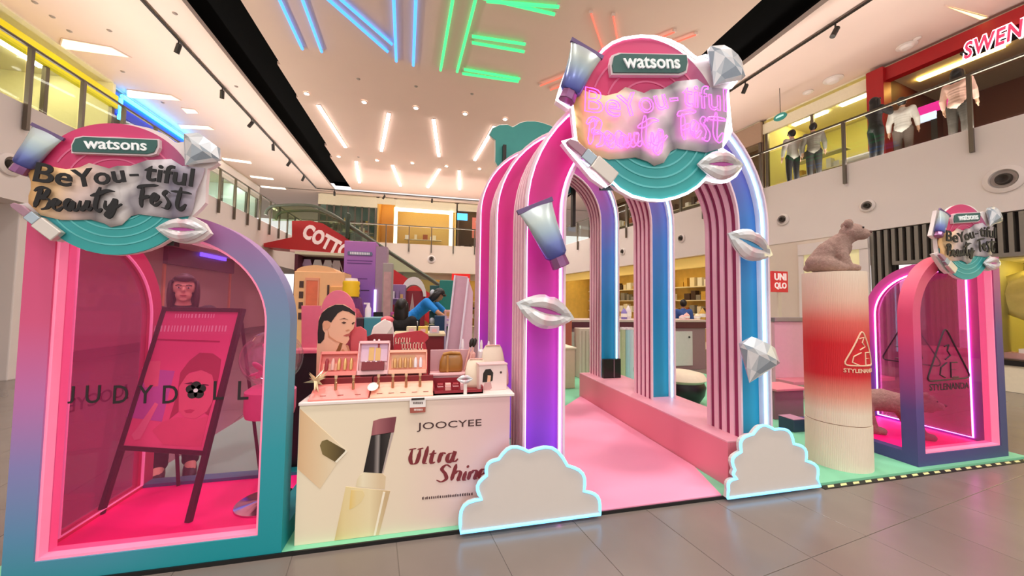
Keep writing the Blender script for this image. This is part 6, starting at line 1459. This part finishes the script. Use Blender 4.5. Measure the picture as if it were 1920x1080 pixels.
# ================================================================ PEOPLE
SKIN = {'fair': '#d9a68a', 'tan': '#b98262'}
def person(label, loc, rz, h=1.65, lean=0.0, arms=((.24, 0, -.27), (.25, -.06, -.50)), arms2=None, top='#e8e4e0', bottom='#1c1a1c', hair='#15100e', hair_long=False, skin_c='fair', step=.0, voxel=.012, sleeve=True, detail=False, head_turn=0.0, cap=None):
    k = h/1.70
    t = thing('person', label, 'person', loc, rz, scale=k)
    R_ = Matrix.Rotation(lean, 3, 'X')
    piv = Vector((0, 0, .95))
    up = lambda x, y, z: tuple(piv+R_ @ (Vector((x, y, z))-piv))
    J = [up(0, 0, .95), up(0, 0, 1.10), up(0, 0, 1.28), up(0, .0, 1.42), up(0, -.01, 1.49)]; Rr = [(.15, .10), (.125, .09), (.145, .10), (.07, .06), (.052, .052)]; E = [(0, 1), (1, 2), (2, 3), (3, 4)]
    hands = []
    for s, A in ((-1, arms), (1, arms2 or arms)):
        b = len(J)
        sh = Vector(up(s*.17, 0, 1.385)); el = sh+Vector((s*(abs(A[0][0])-.17), A[0][1], A[0][2])); wr = sh+Vector((s*(A[1][0]-.17) , A[1][1], A[1][2]))
        hd = wr+(wr-el).normalized()*.05
        J += [tuple(sh), tuple(el), tuple(wr), tuple(hd)]; Rr += [(.06, .06), (.044, .044), (.03, .03), (.034, .022)]; E += [(2, b), (b, b+1), (b+1, b+2), (b+2, b+3)]
        dr = (wr-el).normalized(); sd = Vector((0, 1, 0)) if abs(dr.y) < .8 else Vector((1, 0, 0)); sd = (sd-dr*sd.dot(dr)).normalized()
        for f, (o_, L_) in enumerate(((-.028, .07), (-.010, .082), (.009, .078), (.026, .062), (.040, .045))):
            st_ = hd+sd*o_*.9; bend = Vector((-s*.3, -.2, 0))
            if f == 4: st_ = wr+dr*.02+sd*.03
            m_ = st_+dr*L_*.55+(sd*.02 if f == 4 else Vector()); e_ = m_+(dr+bend*.6).normalized()*L_*.45
            q = len(J); J += [tuple(st_), tuple(m_), tuple(e_)]; Rr += [(.010, .010), (.009, .009), (.0075, .0075)]; E += [(b+3, q), (q, q+1), (q+1, q+2)]
    for s in (-1, 1):
        b = len(J); J += [(s*.09, 0, .88), (s*.10, -.015-step*s*.4, .50), (s*.10, .01-step*s, .09), (s*.105, -.12-step*s, .038)]; Rr += [(.09, .09), (.06, .06), (.042, .045), (.04, .032)]; E += [(0, b), (b, b+1), (b+1, b+2), (b+2, b+3)]
    body = skin(J, E, Rr, 2)
    hc = Vector(up(0, -.02, 1.60)); Rh = Matrix.Translation(hc) @ R_.to_4x4() @ Matrix.Rotation(head_turn, 4, 'Z')
    head = MB(); head.ball((0, .012, .015), (.078, .094, .10), 20, 14); head.ball((0, -.02, -.055), (.056, .066, .062), 16, 10); head.ball((0, -.088, -.012), (.014, .02, .022), 10, 8); head.ball((.078, .01, -.01), (.012, .02, .03), 8, 6); head.ball((-.078, .01, -.01), (.012, .02, .03), 8, 6)
    head.ball((0, -.075, -.058), (.026, .016, .008), 10, 6); head.ball((0, -.068, -.095), (.025, .02, .016), 10, 6); head.ball((0, -.07, .03), (.05, .02, .012), 10, 6)
    head.xf(Rh)
    me = fuse([body, head], voxel, 3)
    link('body', me, mat('skin_'+skin_c, SKIN[skin_c], .5, noise=.04), t)
    # clothing grown over the same skeleton
    mt = mat('cloth_'+top.strip('#'), top, .8, noise=.06, bump=.15, bscale=30)
    idx = [0, 1, 2, 3]; nv = [J[i] for i in idx]; rv = [(.168, .125), (.148, .112), (.165, .12), (.078, .07)]; ev = [(0, 1), (1, 2), (2, 3)]
    for s in (-1, 1): nv.append(up(s*.075, 0, .90)); rv.append((.10, .112)); ev.append((0, len(nv)-1))
    for b in (5, 5+4+15):
        q = len(nv); e2 = Vector(J[b])*.25+Vector(J[b+1])*.75 if not sleeve else Vector(J[b+1])*.3+Vector(J[b+2])*.7
        nv += [J[b], J[b+1] if sleeve else tuple(e2)]; rv += [(.078, .078), (.060, .060)]; ev += [(2, q), (q, q+1)]
        if sleeve: nv.append(tuple(e2)); rv.append((.046, .046)); ev.append((q+1, q+2))
    link('top', fuse([skin(nv, ev, rv, 2)], voxel, 2), mt, t)
    b = 5+2*(4+15); nv = [up(0, 0, .97), J[b], J[b+1], tuple(Vector(J[b+2])+Vector((0, 0, .02))), J[b+4], J[b+5], tuple(Vector(J[b+6])+Vector((0, 0, .02)))]
    link('trousers', fuse([skin(nv, [(0, 1), (1, 2), (2, 3), (0, 4), (4, 5), (5, 6)], [(.155, .115), (.105, .105), (.078, .078), (.062, .062), (.105, .105), (.078, .078), (.062, .062)], 2)], voxel, 2), mat('cloth_'+bottom.strip('#'), bottom, .8, noise=.06), t)
    for i in (b+2, b+6):
        a = Vector(J[i]); c = Vector(J[i+1]); part('shoe', MB().loft([[(a.x+w*math.cos(q), yy, max(0, z+hh*math.sin(q))) for q in [2*PI*n_/12 for n_ in range(12)]] for yy, w, hh, z in ((a.y+.06, .02, .02, .03), (a.y+.04, .042, .05, .05), (a.y-.06, .048, .045, .045), (c.y-.05, .045, .03, .03), (c.y-.09, .015, .015, .02))]), mat('shoe_dark', '#2a2626', .5), t, smooth=.9)
    hm = MB(); rr = 1.13
    hm.ball((0, .022, .028), (.078*rr+.004, .094*rr, .10*rr), 24, 18)
    keep = [f for f in hm.f if not (sum(hm.v[i][1] for i in f)/len(f) < -.035 and sum(hm.v[i][2] for i in f)/len(f) < .062)]
    hm.f = keep
    if hair_long:
        rings = []
        for z, w, d, y in ((.06, .088, .075, .04), (-.02, .10, .07, .05), (-.12, .105, .06, .055), (-.2, .095, .05, .06), (-.25, .06, .03, .06)): rings.append([(w*math.cos(q), y+d*math.sin(q)*.8, z) for q in [2*PI*n_/16 for n_ in range(16)]])
        hm.loft(rings); hm.ball((.088, -.0, -.06), (.022, .05, .14), 10, 8); hm.ball((-.088, 0, -.06), (.022, .05, .14), 10, 8); hm.ball((0, -.072, .088), (.07, .03, .028), 12, 8)
    hm.xf(Rh); ho = part('hair', hm, mat('hair_'+hair.strip('#'), hair, .45, noise=.15, nscale=60), t, smooth=2.5)
    if cap:
        cp = MB().lathe([(.001, .135), (.05, .13), (.09, .09), (.098, .04), (.096, .03)], 20); cp.prism([(.07*math.cos(q), -.06+.10*math.sin(q)) for q in [PI+PI*n_/10 for n_ in range(11)]], .035, .045, 'xy'); cp.xf(Rh); part('cap', cp, mat('cap_dark', cap, .7), t, smooth=.8)
    if detail:
        for s in (-1, 1):
            e = MB().ball((s*.031, -.082, .008), (.013, .008, .007), 10, 6).xf(Rh); part('eye', e, mat('eye_white', '#e9dfd8', .3), t, smooth=2)
            e = MB().ball((s*.031, -.089, .008), (.006, .004, .006), 8, 6).xf(Rh); part('iris', e, mat('iris_dark', '#2a1a14', .3), t, smooth=2)
            e = MB().tube([(s*.014, -.094, .028), (s*.033, -.094, .034), (s*.052, -.082, .026)], .0045, 6).xf(Rh); part('eyebrow', e, mat('brow_dark', '#24160f', .6), t)
        e = MB().ball((0, -.090, -.058), (.024, .006, .006), 12, 6).xf(Rh); part('mouth', e, mat('mouth_rose', '#a8584e', .4), t, smooth=2)
    return t
p = at(345, 545, Y=3.78)
person('person with dark chin length hair looking out above the easel in the left booth', (p.x, 3.78, .022), math.radians(28), h=1.73, top='#2c2428', bottom='#191519', hair='#2a1712', hair_long=True, detail=True, voxel=.009, arms=((.17, -.02, -.26), (.15, -.10, -.46)))
p = at(774, 600, Y=7.0)
person('person in a bright blue shirt bending over the stall table', (p.x, 7.0, .35), math.radians(70), h=1.68, lean=.85, top='#1f86d8', bottom='#17151a', hair_long=True, sleeve=False, arms=((.22, -.25, -.2), (.18, -.42, -.30)), skin_c='tan')
pod = part('stall_podium', B(-.5, .5, -.4, .4, 0, .328), mat('podium_mauve', '#a88a98', .5), loc=(p.x+.15, 7.0, .0225), bevel=.01); tag(pod, 'low mauve podium carrying the bending helper', 'podium')
p = at(752, 600, Y=5.45)
person('person in black seen from behind near the maroon table', (p.x, 5.45, .022), math.radians(170), h=1.56, top='#141214', bottom='#141214', hair_long=True)
p = at(1281, 545, Y=9.2)
person('person with short dark hair and blue shirt behind the wine topped counter', (p.x, 9.2, 0), math.radians(150), h=1.72, top='#3a5a9c', bottom='#2a2a34', hair='#1a120e', skin_c='tan', sleeve=False)
ppl = [((1486, 290), .35, 150, '#b9aea6', '#1a1618', False, 'person in pale grey top and cap leaning at the right upper railing', dict(cap='#1b1a1c')), ((1526, 288), .45, 120, '#8f857a', '#2a2624', False, 'person in olive grey top beside the capped person upstairs', {}),
       ((1642, 255), .4, 60, '#241d1f', '#1a1719', True, 'person in black holding something up at the upper railing', dict(arms=((.22, -.16, -.16), (.14, -.24, .04)))), ((1692, 225), 1.0, 100, '#d9cfc8', '#6a5a52', False, 'person in white top walking behind the upper railing', dict(step=.12)),
       ((1797, 205), .6, 80, '#e2b3a4', '#3a322c', True, 'person in salmon top standing upstairs below the sign', {})]
for (q, n, a, tc, bc, lg, lb_, kw) in ppl:
    tt, _z = atR(q[0], q[1], n); person(lb_, tR(tt, n, 5.1), R_A+math.radians(a), h=1.68, top=tc, bottom=bc, hair_long=lg, **kw)
cube = thing('grey_bin', 'low pale grey box beside the person in black upstairs', 'box', tR(atR(1615, 285, 1.0)[0], 1.0, 5.1), R_A)
part('box_body', B(-.2, .2, -.25, .25, 0, .5), mat('bin_grey', '#a9a08e', .5), cube, bevel=.01); part('box_lid', B(-.21, .21, -.26, .26, .5, .54), mat('bin_lid', '#c4bcab', .5), cube, bevel=.008)
